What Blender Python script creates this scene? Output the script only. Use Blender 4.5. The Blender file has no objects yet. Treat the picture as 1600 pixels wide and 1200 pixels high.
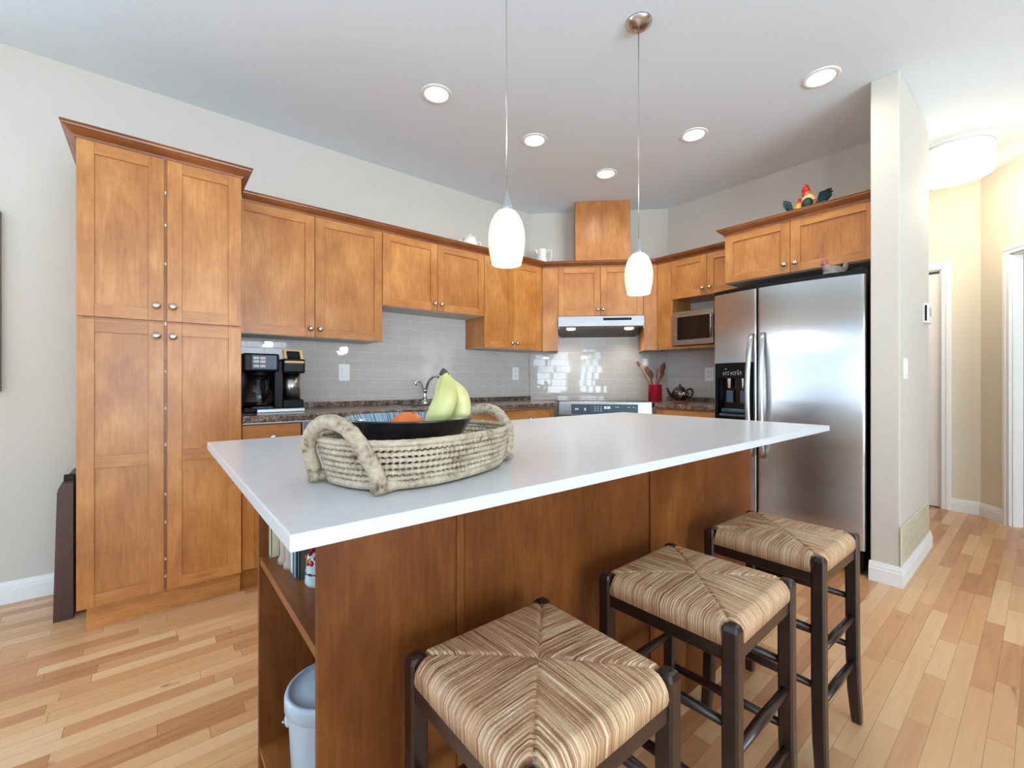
import bpy, bmesh, math, random
from mathutils import Vector, Matrix, noise
random.seed(7)
PI = math.pi
SC = bpy.context.scene
COL = SC.collection

# ------------------------------------------------------------------ camera
CAM_F = 684.0 / 1600.0
cam = bpy.data.cameras.new('camera')
cam.sensor_width = 36.0
cam.lens = 36.0 * CAM_F
cam.shift_y = -4.0 / 1600.0
cam.clip_start = 0.02
co = bpy.data.objects.new('camera', cam); COL.objects.link(co)
co.location = (0, 0, 1.08)
YAW = 0.8843                       # angle between the view direction and +X
co.rotation_euler = (PI / 2, 0, YAW - PI / 2)
SC.camera = co

# ------------------------------------------------------------------ world, colour
w = bpy.data.worlds.new('daylight'); SC.world = w; w.use_nodes = True
bg = w.node_tree.nodes['Background']
bg.inputs['Color'].default_value = (0.70, 0.86, 1.0, 1)
# extra brightness added below the horizon to lift the ceiling, dimmer sky above
_tc = w.node_tree.nodes.new('ShaderNodeTexCoord'); _sp = w.node_tree.nodes.new('ShaderNodeSeparateXYZ'); _mr = w.node_tree.nodes.new('ShaderNodeMapRange')
w.node_tree.links.new(_tc.outputs['Generated'], _sp.inputs[0]); w.node_tree.links.new(_sp.outputs['Z'], _mr.inputs['Value'])
_mr.inputs['From Min'].default_value = -.06; _mr.inputs['From Max'].default_value = .06
_mr.inputs['To Min'].default_value = 19.0; _mr.inputs['To Max'].default_value = 9.0
w.node_tree.links.new(_mr.outputs['Result'], bg.inputs['Strength'])
SC.view_settings.view_transform = 'Standard'
SC.view_settings.look = 'None'
SC.view_settings.gamma = 1.0
SC.view_settings.use_curve_mapping = False
SC.view_settings.exposure = 0.02
SC.cycles.sample_clamp_indirect = 6.0
SC.cycles.diffuse_bounces = 6

H = 2.72                           # ceiling height
def portal(name, loc, rot, sx, sy):
    l = bpy.data.lights.new(name, 'AREA'); l.shape = 'RECTANGLE'; l.size = sx; l.size_y = sy
    l.cycles.is_portal = True
    o = bpy.data.objects.new(name, l); COL.objects.link(o); o.location = loc; o.rotation_euler = rot
    return o
# window openings behind and to the left of the camera let the daylight in
WIN_SIDE = (-2.2, 3.0, 0.55, 2.05)       # on the wall X=-3.4: y0,y1,z0,z1
WIN_SIDE2 = (-4.0, -2.5, 0.55, 2.05)     # a clear window on the same wall, nearer the rear corner
WIN_REAR = [(-3.2, -2.3, 0.55, 2.1), (-0.8, 2.3, 0.05, 2.1)]   # on the wall Y=-4.2: x0,x1,z0,z1; the wide second one is added, unseen, for more daylight
portal('portal_side', (-3.45, (WIN_SIDE2[0]+WIN_SIDE2[1])/2, (WIN_SIDE2[2]+WIN_SIDE2[3])/2), (0, -PI/2, 0), WIN_SIDE2[3]-WIN_SIDE2[2], WIN_SIDE2[1]-WIN_SIDE2[0])
portal('portal_side', (-3.45, (WIN_SIDE[0]+WIN_SIDE[1])/2, (WIN_SIDE[2]+WIN_SIDE[3])/2), (0, -PI/2, 0), WIN_SIDE[3]-WIN_SIDE[2], WIN_SIDE[1]-WIN_SIDE[0])
for k, (a, b, c, d) in enumerate(WIN_REAR):
    portal('portal_rear', ((a+b)/2, -4.25, (c+d)/2), (PI/2, 0, 0), b-a, d-c)

# ------------------------------------------------------------------ materials
def srgb(r, g, b):
    f = lambda c: (c/255/12.92) if c/255 <= .04045 else ((c/255+.055)/1.055)**2.4
    return (f(r), f(g), f(b), 1)
def new_mat(name):
    m = bpy.data.materials.new(name); m.use_nodes = True
    nt = m.node_tree; b = nt.nodes['Principled BSDF']
    return m, nt, b
def mat(name, rgb, rough=.5, metal=0, coat=0, spec=.5, emit=None, estr=0, bump=0, bscale=200, var=0, vscale=8, trans=0, ior=1.45):
    m, nt, b = new_mat(name)
    c = srgb(*rgb)
    b.inputs['Base Color'].default_value = c
    b.inputs['Roughness'].default_value = rough
    b.inputs['Metallic'].default_value = metal
    b.inputs['Coat Weight'].default_value = coat
    b.inputs['Specular IOR Level'].default_value = spec
    b.inputs['Transmission Weight'].default_value = trans
    b.inputs['IOR'].default_value = ior
    if emit:
        b.inputs['Emission Color'].default_value = srgb(*emit); b.inputs['Emission Strength'].default_value = estr
    tc = nt.nodes.new('ShaderNodeTexCoord')
    if bump:
        n = nt.nodes.new('ShaderNodeTexNoise'); n.inputs['Scale'].default_value = bscale; n.inputs['Detail'].default_value = 3
        bp = nt.nodes.new('ShaderNodeBump'); bp.inputs['Strength'].default_value = bump; bp.inputs['Distance'].default_value = .002
        nt.links.new(tc.outputs['Object'], n.inputs['Vector']); nt.links.new(n.outputs['Fac'], bp.inputs['Height'])
        nt.links.new(bp.outputs['Normal'], b.inputs['Normal'])
    if var:
        n = nt.nodes.new('ShaderNodeTexNoise'); n.inputs['Scale'].default_value = vscale; n.inputs['Detail'].default_value = 4
        r = nt.nodes.new('ShaderNodeValToRGB')
        r.color_ramp.elements[0].position = .3; r.color_ramp.elements[1].position = .7
        r.color_ramp.elements[0].color = tuple(x*(1-var) for x in c[:3])+(1,)
        r.color_ramp.elements[1].color = tuple(min(1, x*(1+var)) for x in c[:3])+(1,)
        nt.links.new(tc.outputs['Object'], n.inputs['Vector']); nt.links.new(n.outputs['Fac'], r.inputs['Fac'])
        nt.links.new(r.outputs['Color'], b.inputs['Base Color'])
    return m
def N(nt, t, **kw):
    n = nt.nodes.new(t)
    for k, v in kw.items():
        if k in n.inputs: n.inputs[k].default_value = v
        else: setattr(n, k, v)
    return n
def mth(nt, op, a, b=None, c=None):
    n = nt.nodes.new('ShaderNodeMath'); n.operation = op
    for i, v in enumerate((a, b, c)):
        if v is None: continue
        if isinstance(v, (int, float)): n.inputs[i].default_value = v
        else: nt.links.new(v, n.inputs[i])
    return n.outputs[0]
def wood(name, dark, mid, light, axis='z', rough=.38, coat=.15, grain=1.0):
    m, nt, b = new_mat(name); L = nt.links.new
    tc = N(nt, 'ShaderNodeTexCoord'); oi = N(nt, 'ShaderNodeObjectInfo')
    off = N(nt, 'ShaderNodeVectorMath', operation='SCALE'); 
    cmb = N(nt, 'ShaderNodeCombineXYZ')
    for i in range(3): L(oi.outputs['Random'], cmb.inputs[i])
    L(cmb.outputs[0], off.inputs[0]); off.inputs['Scale'].default_value = 17.3
    add = N(nt, 'ShaderNodeVectorMath', operation='ADD'); L(tc.outputs['Object'], add.inputs[0]); L(off.outputs[0], add.inputs[1])
    long_ = {'x': 0, 'y': 1, 'z': 2}[axis]
    def mp(across, along):
        n = N(nt, 'ShaderNodeMapping'); s = [across]*3; s[long_] = along
        n.inputs['Scale'].default_value = s; L(add.outputs[0], n.inputs['Vector']); return n.outputs[0]
    blotch = N(nt, 'ShaderNodeTexNoise', Scale=1.0, Detail=4.0, Roughness=.6, Distortion=.3); L(mp(6.0, 3.2), blotch.inputs['Vector'])
    gr = N(nt, 'ShaderNodeTexNoise', Scale=1.0, Detail=5.0, Roughness=.6, Distortion=.25); L(mp(95, 9.0), gr.inputs['Vector'])
    cath = N(nt, 'ShaderNodeTexNoise', Scale=1.0, Detail=2.0, Distortion=1.2); L(mp(9, 1.2), cath.inputs['Vector'])
    rings = mth(nt, 'FRACT', mth(nt, 'MULTIPLY', cath.outputs['Fac'], 9.0))
    v = mth(nt, 'ADD', mth(nt, 'MULTIPLY', blotch.outputs['Fac'], .62), mth(nt, 'MULTIPLY', gr.outputs['Fac'], .30*grain))
    v = mth(nt, 'ADD', v, mth(nt, 'MULTIPLY', rings, .035*grain))
    r = N(nt, 'ShaderNodeValToRGB'); L(v, r.inputs['Fac'])
    e = r.color_ramp.elements
    e[0].position = .33; e[0].color = srgb(*dark); e[1].position = .62; e[1].color = srgb(*light)
    k = e.new(.48); k.color = srgb(*mid)
    hs = N(nt, 'ShaderNodeHueSaturation'); L(r.outputs['Color'], hs.inputs['Color'])
    L(mth(nt, 'ADD', mth(nt, 'MULTIPLY', oi.outputs['Random'], .16), .92), hs.inputs['Value'])
    L(hs.outputs['Color'], b.inputs['Base Color'])
    if 'island' in name: b.inputs['Specular IOR Level'].default_value = .2
    b.inputs['Roughness'].default_value = rough; b.inputs['Coat Weight'].default_value = coat; b.inputs['Coat Roughness'].default_value = .25
    bp = N(nt, 'ShaderNodeBump', Strength=.06, Distance=.001); L(gr.outputs['Fac'], bp.inputs['Height']); L(bp.outputs['Normal'], b.inputs['Normal'])
    return m
CAB = ((160, 97, 43), (185, 120, 57), (205, 144, 78))
M = {}
M['wood_v'] = wood('maple_upright', *CAB, axis='z')
M['wood_h'] = wood('maple_crosswise', *CAB, axis='x')
M['wood_crown'] = wood('maple_crown', (112, 60, 26), (138, 80, 40), (160, 98, 54), axis='x')
M['island_v'] = wood('island_veneer', (92, 47, 15), (110, 61, 23), (130, 78, 34), axis='z', rough=.45, coat=.03)  # darker than the cabinet maple, the overhang's shade put into the colour
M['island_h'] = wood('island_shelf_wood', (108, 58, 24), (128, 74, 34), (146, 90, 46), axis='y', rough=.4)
M['espresso'] = wood('dark_stained_wood', (26, 14, 12), (38, 22, 18), (52, 32, 26), axis='z', rough=.3, coat=.3)
M['espresso_x'] = wood('dark_stained_rung', (26, 14, 12), (38, 22, 18), (52, 32, 26), axis='x', rough=.3, coat=.3)
M['brown_board'] = wood('brown_stained_wood', (52, 26, 18), (70, 38, 28), (84, 48, 36), axis='z', rough=.45)
M['spoon'] = wood('spoon_wood', (110, 62, 34), (150, 92, 54), (186, 128, 84), axis='z', rough=.55, coat=0)
M['spoon_dark'] = wood('dark_spoon_wood', (70, 36, 20), (104, 58, 34), (130, 80, 50), axis='z', rough=.5, coat=0)
M['wall'] = mat('beige_wall_paint', (202, 196, 185), .75, bump=.12, bscale=260)
M['wall_hall'] = mat('hall_wall_paint', (219, 208, 187), .75, bump=.12, bscale=260)
M['grey_wall'] = mat('grey_room_paint', (176, 172, 164), .8, bump=.1, bscale=260)
M['ceiling'] = mat('white_ceiling_paint', (222, 233, 240), .9, bump=.35, bscale=150)
M['trim'] = mat('white_trim_paint', (232, 232, 230), .4, bump=.03, bscale=60)
M['door_paint'] = mat('cream_door_paint', (228, 222, 214), .45, bump=.03, bscale=60)
M['melamine'] = mat('grey_melamine', (188, 184, 178), .5, bump=.03, bscale=300)
M['dark_gap'] = mat('dark_recess', (24, 22, 22), .7, bump=.05, bscale=200)
M['nickel'] = mat('satin_nickel', (200, 198, 194), .24, 1, bump=.02, bscale=400)
M['chrome'] = mat('chrome', (225, 226, 228), .08, 1, bump=.005, bscale=400)
M['alu'] = mat('brushed_aluminium', (188, 192, 194), .35, 1, bump=.03, bscale=300)
M['black'] = mat('black_plastic', (13, 13, 14), .38, spec=.25, bump=.03, bscale=500)
M['champagne'] = mat('champagne_metal', (214, 184, 146), .35, .6, bump=.02, bscale=300)
M['black_gloss'] = mat('black_glass', (10, 11, 13), .06, bump=.003, bscale=100)
M['slate'] = mat('slate_blue_panel', (58, 74, 92), .35, bump=.02, bscale=300)
M['white_plastic'] = mat('white_plastic', (236, 236, 234), .35, bump=.02, bscale=300)
M['ivory'] = mat('ivory_vent_enamel', (205, 195, 172), .5, bump=.03, bscale=300)
M['quartz'] = mat('white_quartz', (206, 209, 212), .22, var=.02, vscale=60)
M['porcelain'] = mat('white_porcelain', (232, 228, 220), .2, var=.03, vscale=40)
M['red_glaze'] = mat('red_glaze', (176, 22, 44), .18, coat=.4, var=.05, vscale=10)
M['brown_glaze'] = mat('dark_brown_glaze', (40, 20, 14), .1, coat=.6, var=.1, vscale=20)
M['terracotta'] = mat('terracotta_trivet', (150, 78, 66), .6, var=.1, vscale=40)
M['white_glaze'] = mat('white_flower_glaze', (230, 224, 206), .3, var=.03, vscale=40)
M['orange_skin'] = mat('orange_skin', (226, 112, 44), .45, bump=.4, bscale=400, var=.08, vscale=12)
M['red_paint'] = mat('red_figurine_paint', (196, 44, 34), .4, var=.12, vscale=40)
M['cream_paint'] = mat('cream_figurine_paint', (232, 202, 132), .45, var=.1, vscale=40)
M['rust_paint'] = mat('rust_figurine_paint', (190, 120, 62), .45, var=.1, vscale=40)
M['teal_paint'] = mat('dark_teal_figurine_paint', (24, 54, 62), .4, var=.2, vscale=60)
M['yellow_paint'] = mat('yellow_figurine_paint', (226, 170, 64), .45, var=.1, vscale=40)
M['pale_blue_ceramic'] = mat('pale_blue_ceramic', (190, 208, 216), .2, coat=.3, var=.06, vscale=50)
M['bucket'] = mat('pale_blue_enamel', (172, 190, 204), .25, coat=.2, var=.03, vscale=20)
M['fabric_canvas'] = mat('muted_canvas', (96, 74, 58), .8, var=.2, vscale=6)
M['lamp_warm'] = mat('lamp_glow', (255, 244, 226), .5, emit=(255, 240, 216), estr=9, var=.01)
M['lamp_drum'] = mat('drum_diffuser_glow', (255, 250, 240), .6, emit=(255, 244, 226), estr=1.15, var=.01)
M['display'] = mat('display_digits', (220, 235, 240), .5, emit=(225, 240, 250), estr=1.5, var=.01)
M['icon'] = mat('white_print', (215, 215, 212), .5, bump=.02, bscale=300)

def steel(name, rgb, rough, axis):
    m, nt, b = new_mat(name); L = nt.links.new
    b.inputs['Base Color'].default_value = srgb(*rgb); b.inputs['Metallic'].default_value = 1
    tc = N(nt, 'ShaderNodeTexCoord'); mp = N(nt, 'ShaderNodeMapping'); s = [400]*3; s['xyz'.index(axis)] = 3
    mp.inputs['Scale'].default_value = s; L(tc.outputs['Object'], mp.inputs['Vector'])
    n = N(nt, 'ShaderNodeTexNoise', Scale=1.0, Detail=2.0); L(mp.outputs[0], n.inputs['Vector'])
    L(mth(nt, 'ADD', mth(nt, 'MULTIPLY', n.outputs['Fac'], .06), rough-.03), b.inputs['Roughness'])
    n2 = N(nt, 'ShaderNodeTexNoise', Scale=1.0, Detail=1.0); mp2 = N(nt, 'ShaderNodeMapping')
    s2 = [9]*3; s2['xyz'.index(axis)] = 1.6; mp2.inputs['Scale'].default_value = s2
    L(tc.outputs['Object'], mp2.inputs['Vector']); L(mp2.outputs[0], n2.inputs['Vector'])
    bp = N(nt, 'ShaderNodeBump', Strength=.03, Distance=.004); L(n2.outputs['Fac'], bp.inputs['Height'])
    bp2 = N(nt, 'ShaderNodeBump', Strength=.02, Distance=.0004); L(n.outputs['Fac'], bp2.inputs['Height']); L(bp.outputs['Normal'], bp2.inputs['Normal'])
    L(bp2.outputs['Normal'], b.inputs['Normal'])
    return m
M['steel'] = steel('brushed_steel', (176, 173, 171), .21, 'y')
_b = M['steel'].node_tree.nodes['Principled BSDF']; _t = M['steel'].node_tree.nodes.new('ShaderNodeCombineXYZ'); _t.inputs[1].default_value = 1.0
_b.inputs['Anisotropic'].default_value = 1.0; M['steel'].node_tree.links.new(_t.outputs[0], _b.inputs['Tangent'])
M['steel_x'] = steel('brushed_steel_wide', (166, 166, 167), .28, 'x')
M['steel_dark'] = steel('dark_brushed_steel', (98, 90, 84), .25, 'x')

def floor_mat():
    m, nt, b = new_mat('oak_strip_floor'); L = nt.links.new
    tc = N(nt, 'ShaderNodeTexCoord'); sp = N(nt, 'ShaderNodeSeparateXYZ'); L(tc.outputs['Object'], sp.inputs[0])
    W, LEN = .0572, .52
    ry = mth(nt, 'DIVIDE', sp.outputs['Y'], W); row = mth(nt, 'FLOOR', ry); fy = mth(nt, 'FRACT', ry)
    wn = N(nt, 'ShaderNodeTexWhiteNoise', noise_dimensions='1D'); L(row, wn.inputs['W'])
    ln = mth(nt, 'MULTIPLY', mth(nt, 'ADD', mth(nt, 'MULTIPLY', wn.outputs['Value'], .7), .65), LEN)
    rx = mth(nt, 'DIVIDE', mth(nt, 'ADD', sp.outputs['X'], mth(nt, 'MULTIPLY', wn.outputs['Value'], 37.0)), ln)
    idx = mth(nt, 'FLOOR', rx); fx = mth(nt, 'FRACT', rx)
    cb = N(nt, 'ShaderNodeCombineXYZ'); L(row, cb.inputs[0]); L(idx, cb.inputs[1])
    pn = N(nt, 'ShaderNodeTexWhiteNoise', noise_dimensions='3D'); L(cb.outputs[0], pn.inputs['Vector'])
    ps = N(nt, 'ShaderNodeSeparateXYZ'); L(pn.outputs['Color'], ps.inputs[0])
    # grain, shifted per board
    off = N(nt, 'ShaderNodeVectorMath', operation='SCALE'); L(pn.outputs['Color'], off.inputs[0]); off.inputs['Scale'].default_value = 30
    ad = N(nt, 'ShaderNodeVectorMath', operation='ADD'); L(tc.outputs['Object'], ad.inputs[0]); L(off.outputs[0], ad.inputs[1])
    mp = N(nt, 'ShaderNodeMapping'); mp.inputs['Scale'].default_value = (3.5, 45, 1); L(ad.outputs[0], mp.inputs['Vector'])
    g = N(nt, 'ShaderNodeTexNoise', Scale=1.0, Detail=6.0, Roughness=.6, Distortion=.5); L(mp.outputs[0], g.inputs['Vector'])
    mp2 = N(nt, 'ShaderNodeMapping'); mp2.inputs['Scale'].default_value = (5, 16, 1); L(ad.outputs[0], mp2.inputs['Vector'])
    kn = N(nt, 'ShaderNodeTexNoise', Scale=1.0, Detail=2.0, Distortion=1.0); L(mp2.outputs[0], kn.inputs['Vector'])
    knot = N(nt, 'ShaderNodeMapRange'); L(kn.outputs['Fac'], knot.inputs['Value'])
    knot.inputs['From Min'].default_value = .70; knot.inputs['From Max'].default_value = .80
    tone = mth(nt, 'ADD', mth(nt, 'MULTIPLY', ps.outputs['X'], .60), mth(nt, 'MULTIPLY', g.outputs['Fac'], .42))
    r = N(nt, 'ShaderNodeValToRGB'); L(tone, r.inputs['Fac']); e = r.color_ramp.elements
    e[0].position = .12; e[0].color = srgb(166, 110, 70); e[1].position = .86; e[1].color = srgb(222, 184, 142)
    k = e.new(.32); k.color = srgb(194, 140, 96); k = e.new(.6); k.color = srgb(208, 162, 116)
    mx = N(nt, 'ShaderNodeMix', data_type='RGBA'); L(mth(nt, 'MULTIPLY', knot.outputs[0], .65), mx.inputs['Factor'])
    L(r.outputs['Color'], mx.inputs[6]); mx.inputs[7].default_value = srgb(120, 70, 40)
    e1 = mth(nt, 'LESS_THAN', fy, .022); e2 = mth(nt, 'LESS_THAN', mth(nt, 'MULTIPLY', fx, ln), .0016)
    gap = mth(nt, 'MAXIMUM', e1, e2)
    mx2 = N(nt, 'ShaderNodeMix', data_type='RGBA'); L(mth(nt, 'MULTIPLY', gap, .62), mx2.inputs['Factor'])
    L(mx.outputs[2], mx2.inputs[6]); mx2.inputs[7].default_value = srgb(84, 46, 26)
    L(mx2.outputs[2], b.inputs['Base Color'])
    b.inputs['Roughness'].default_value = .30
    bp = N(nt, 'ShaderNodeBump', Strength=.25, Distance=.001); L(mth(nt, 'SUBTRACT', 1.0, gap), bp.inputs['Height']); L(bp.outputs['Normal'], b.inputs['Normal'])
    return m
M['floor'] = floor_mat()
def tile_mat():
    m, nt, b = new_mat('glossy_subway_tile'); L = nt.links.new
    tc = N(nt, 'ShaderNodeTexCoord'); sp = N(nt, 'ShaderNodeSeparateXYZ'); L(tc.outputs['Object'], sp.inputs[0])
    cb = N(nt, 'ShaderNodeCombineXYZ'); L(sp.outputs['X'], cb.inputs[0]); L(sp.outputs['Z'], cb.inputs[1])
    br = N(nt, 'ShaderNodeTexBrick', Scale=1.0); L(cb.outputs[0], br.inputs['Vector'])
    br.inputs['Brick Width'].default_value = .205; br.inputs['Row Height'].default_value = .0655
    br.inputs['Mortar Size'].default_value = .0016; br.inputs['Mortar Smooth'].default_value = .35
    br.inputs['Color1'].default_value = srgb(188, 183, 177); br.inputs['Color2'].default_value = srgb(194, 189, 183); br.inputs['Mortar'].default_value = srgb(210, 206, 200)
    L(br.outputs['Color'], b.inputs['Base Color'])
    L(mth(nt, 'ADD', mth(nt, 'MULTIPLY', br.outputs['Fac'], .5), .03), b.inputs['Roughness'])
    n = N(nt, 'ShaderNodeTexNoise', Scale=9.0, Detail=1.0); L(tc.outputs['Object'], n.inputs['Vector'])
    # every tile is set at its own slight tilt
    row = mth(nt, 'FLOOR', mth(nt, 'DIVIDE', sp.outputs['Z'], .0655))
    half = mth(nt, 'MULTIPLY', mth(nt, 'MODULO', mth(nt, 'ABSOLUTE', row), 2.0), .5)
    col_ = mth(nt, 'FLOOR', mth(nt, 'ADD', mth(nt, 'DIVIDE', sp.outputs['X'], .205), half))
    cc = N(nt, 'ShaderNodeCombineXYZ'); L(row, cc.inputs[0]); L(col_, cc.inputs[1])
    wn = N(nt, 'ShaderNodeTexWhiteNoise', noise_dimensions='3D'); L(cc.outputs[0], wn.inputs['Vector'])
    sb_ = N(nt, 'ShaderNodeVectorMath', operation='SUBTRACT'); L(wn.outputs['Color'], sb_.inputs[0]); sb_.inputs[1].default_value = (.5, .5, .5)
    sc_ = N(nt, 'ShaderNodeVectorMath', operation='SCALE'); L(sb_.outputs[0], sc_.inputs[0]); sc_.inputs['Scale'].default_value = .016
    ge = N(nt, 'ShaderNodeNewGeometry'); ad_ = N(nt, 'ShaderNodeVectorMath', operation='ADD'); L(ge.outputs['Normal'], ad_.inputs[0]); L(sc_.outputs[0], ad_.inputs[1])
    h = mth(nt, 'ADD', mth(nt, 'MULTIPLY', mth(nt, 'SUBTRACT', 1.0, br.outputs['Fac']), 1.0), mth(nt, 'MULTIPLY', n.outputs['Fac'], .02))
    bp = N(nt, 'ShaderNodeBump', Strength=.5, Distance=.0012); L(ad_.outputs[0], bp.inputs['Normal']); L(h, bp.inputs['Height']); L(bp.outputs['Normal'], b.inputs['Normal'])
    return m
M['tile'] = tile_mat()
def granite_mat():
    m, nt, b = new_mat('brown_granite_laminate'); L = nt.links.new
    tc = N(nt, 'ShaderNodeTexCoord')
    n1 = N(nt, 'ShaderNodeTexNoise', Scale=75.0, Detail=5.0, Roughness=.75); n2 = N(nt, 'ShaderNodeTexNoise', Scale=22.0, Detail=3.0)
    L(tc.outputs['Object'], n1.inputs['Vector']); L(tc.outputs['Object'], n2.inputs['Vector'])
    v = mth(nt, 'ADD', mth(nt, 'MULTIPLY', n1.outputs['Fac'], .7), mth(nt, 'MULTIPLY', n2.outputs['Fac'], .3))
    r = N(nt, 'ShaderNodeValToRGB'); L(v, r.inputs['Fac']); e = r.color_ramp.elements
    e[0].position = .38; e[0].color = srgb(40, 31, 28); e[1].position = .66; e[1].color = srgb(182, 166, 150)
    k = e.new(.47); k.color = srgb(90, 72, 62); k = e.new(.55); k.color = srgb(126, 106, 92)
    L(r.outputs['Color'], b.inputs['Base Color']); b.inputs['Roughness'].default_value = .22
    return m
M['granite'] = granite_mat()
def rush_mat():
    m, nt, b = new_mat('woven_rush'); L = nt.links.new
    tc = N(nt, 'ShaderNodeTexCoord'); sp = N(nt, 'ShaderNodeSeparateXYZ'); L(tc.outputs['Object'], sp.inputs[0])
    oi = N(nt, 'ShaderNodeObjectInfo')
    ax = mth(nt, 'ABSOLUTE', sp.outputs['X']); ay = mth(nt, 'ABSOLUTE', sp.outputs['Y'])
    side = mth(nt, 'GREATER_THAN', ax, ay)
    mixf = lambda a, c: mth(nt, 'ADD', mth(nt, 'MULTIPLY', side, a), mth(nt, 'MULTIPLY', mth(nt, 'SUBTRACT', 1.0, side), c))
    across = mixf(sp.outputs['Y'], sp.outputs['X']); along = mixf(sp.outputs['X'], sp.outputs['Y'])
    def nz(sc_a, sc_l, det, seed):
        cb = N(nt, 'ShaderNodeCombineXYZ'); L(mth(nt, 'MULTIPLY', across, sc_a), cb.inputs[0]); L(mth(nt, 'MULTIPLY', along, sc_l), cb.inputs[1])
        L(mth(nt, 'ADD', mth(nt, 'MULTIPLY', oi.outputs['Random'], 40.0), mth(nt, 'MULTIPLY', side, 7.0)), cb.inputs[2])
        n = N(nt, 'ShaderNodeTexNoise', Scale=1.0, Detail=det, Roughness=.6); L(cb.outputs[0], n.inputs['Vector']); return n.outputs['Fac']
    c1 = nz(400, 6, 2.0, 1); c2 = nz(50, 5, 2.0, 2); c3 = nz(800, 20, 2.0, 3)
    v = mth(nt, 'ADD', mth(nt, 'ADD', mth(nt, 'MULTIPLY', c1, .62), mth(nt, 'MULTIPLY', c2, .14)), mth(nt, 'MULTIPLY', c3, .24))
    r = N(nt, 'ShaderNodeValToRGB'); L(v, r.inputs['Fac']); e = r.color_ramp.elements
    e[0].position = .36; e[0].color = srgb(104, 68, 48); e[1].position = .66; e[1].color = srgb(240, 226, 202)
    k = e.new(.43); k.color = srgb(160, 114, 82); k = e.new(.52); k.color = srgb(202, 166, 128); k = e.new(.59); k.color = srgb(218, 190, 152)
    L(r.outputs['Color'], b.inputs['Base Color']); b.inputs['Roughness'].default_value = .5
    bp = N(nt, 'ShaderNodeBump', Strength=.7, Distance=.003); L(c1, bp.inputs['Height']); L(bp.outputs['Normal'], b.inputs['Normal'])
    return m
M['rush'] = rush_mat()
def palm_mat():
    m, nt, b = new_mat('woven_palm_leaf'); L = nt.links.new
    tc = N(nt, 'ShaderNodeTexCoord')
    n1 = N(nt, 'ShaderNodeTexNoise', Scale=120.0, Detail=3.0); n2 = N(nt, 'ShaderNodeTexNoise', Scale=28.0, Detail=3.0)
    L(tc.outputs['Object'], n1.inputs['Vector']); L(tc.outputs['Object'], n2.inputs['Vector'])
    v = mth(nt, 'ADD', mth(nt, 'MULTIPLY', n1.outputs['Fac'], .5), mth(nt, 'MULTIPLY', n2.outputs['Fac'], .5))
    r = N(nt, 'ShaderNodeValToRGB'); L(v, r.inputs['Fac']); e = r.color_ramp.elements
    e[0].position = .34; e[0].color = srgb(104, 84, 64); e[1].position = .62; e[1].color = srgb(188, 174, 150)
    k = e.new(.45); k.color = srgb(166, 150, 126)
    L(r.outputs['Color'], b.inputs['Base Color']); b.inputs['Roughness'].default_value = .6
    bp = N(nt, 'ShaderNodeBump', Strength=.4, Distance=.001); L(n1.outputs['Fac'], bp.inputs['Height']); L(bp.outputs['Normal'], b.inputs['Normal'])
    return m
M['palm'] = palm_mat()
def shade_mat():
    m, nt, b = new_mat('swirled_frosted_glass'); L = nt.links.new
    tc = N(nt, 'ShaderNodeTexCoord'); mp = N(nt, 'ShaderNodeMapping'); mp.inputs['Rotation'].default_value = (.35, .5, 0)
    L(tc.outputs['Object'], mp.inputs['Vector'])
    wv = N(nt, 'ShaderNodeTexWave', Scale=8.0, Distortion=7.0, Detail=3.0, bands_direction='Z'); wv.inputs['Detail Scale'].default_value = .6
    L(mp.outputs[0], wv.inputs['Vector'])
    r = N(nt, 'ShaderNodeValToRGB'); L(wv.outputs['Fac'], r.inputs['Fac']); e = r.color_ramp.elements
    e[0].color = srgb(255, 222, 168); e[1].color = srgb(255, 238, 208)
    L(r.outputs['Color'], b.inputs['Emission Color']); b.inputs['Emission Strength'].default_value = .70
    b.inputs['Base Color'].default_value = srgb(205, 196, 176); b.inputs['Roughness'].default_value = .3
    return m
M['shade'] = shade_mat()
def banana_mat():
    m, nt, b = new_mat('banana_peel'); L = nt.links.new
    tc = N(nt, 'ShaderNodeTexCoord'); n = N(nt, 'ShaderNodeTexNoise', Scale=14.0, Detail=3.0); L(tc.outputs['Object'], n.inputs['Vector'])
    r = N(nt, 'ShaderNodeValToRGB'); L(n.outputs['Fac'], r.inputs['Fac']); e = r.color_ramp.elements
    e[0].position = .35; e[0].color = srgb(186, 184, 116); e[1].position = .68; e[1].color = srgb(222, 210, 150)
    L(r.outputs['Color'], b.inputs['Base Color']); b.inputs['Roughness'].default_value = .42
    return m
M['banana'] = banana_mat()
M['banana_tip'] = mat('banana_stem_tip', (70, 62, 50), .6, var=.2, vscale=60)
def bowl_in_mat():
    m, nt, b = new_mat('streaked_blue_glaze'); L = nt.links.new
    tc = N(nt, 'ShaderNodeTexCoord'); sp = N(nt, 'ShaderNodeSeparateXYZ'); L(tc.outputs['Object'], sp.inputs[0])
    ang = mth(nt, 'ARCTAN2', sp.outputs['Y'], sp.outputs['X'])
    cb = N(nt, 'ShaderNodeCombineXYZ'); L(mth(nt, 'MULTIPLY', ang, 26.0), cb.inputs[0])
    n = N(nt, 'ShaderNodeTexNoise', Scale=1.0, Detail=3.0); L(cb.outputs[0], n.inputs['Vector'])
    r = N(nt, 'ShaderNodeValToRGB'); L(n.outputs['Fac'], r.inputs['Fac']); e = r.color_ramp.elements
    e[0].position = .40; e[0].color = srgb(40, 40, 44); e[1].position = .52; e[1].color = srgb(140, 182, 206)
    L(r.outputs['Color'], b.inputs['Base Color']); b.inputs['Roughness'].default_value = .15
    return m
M['bowl_in'] = bowl_in_mat()
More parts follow.
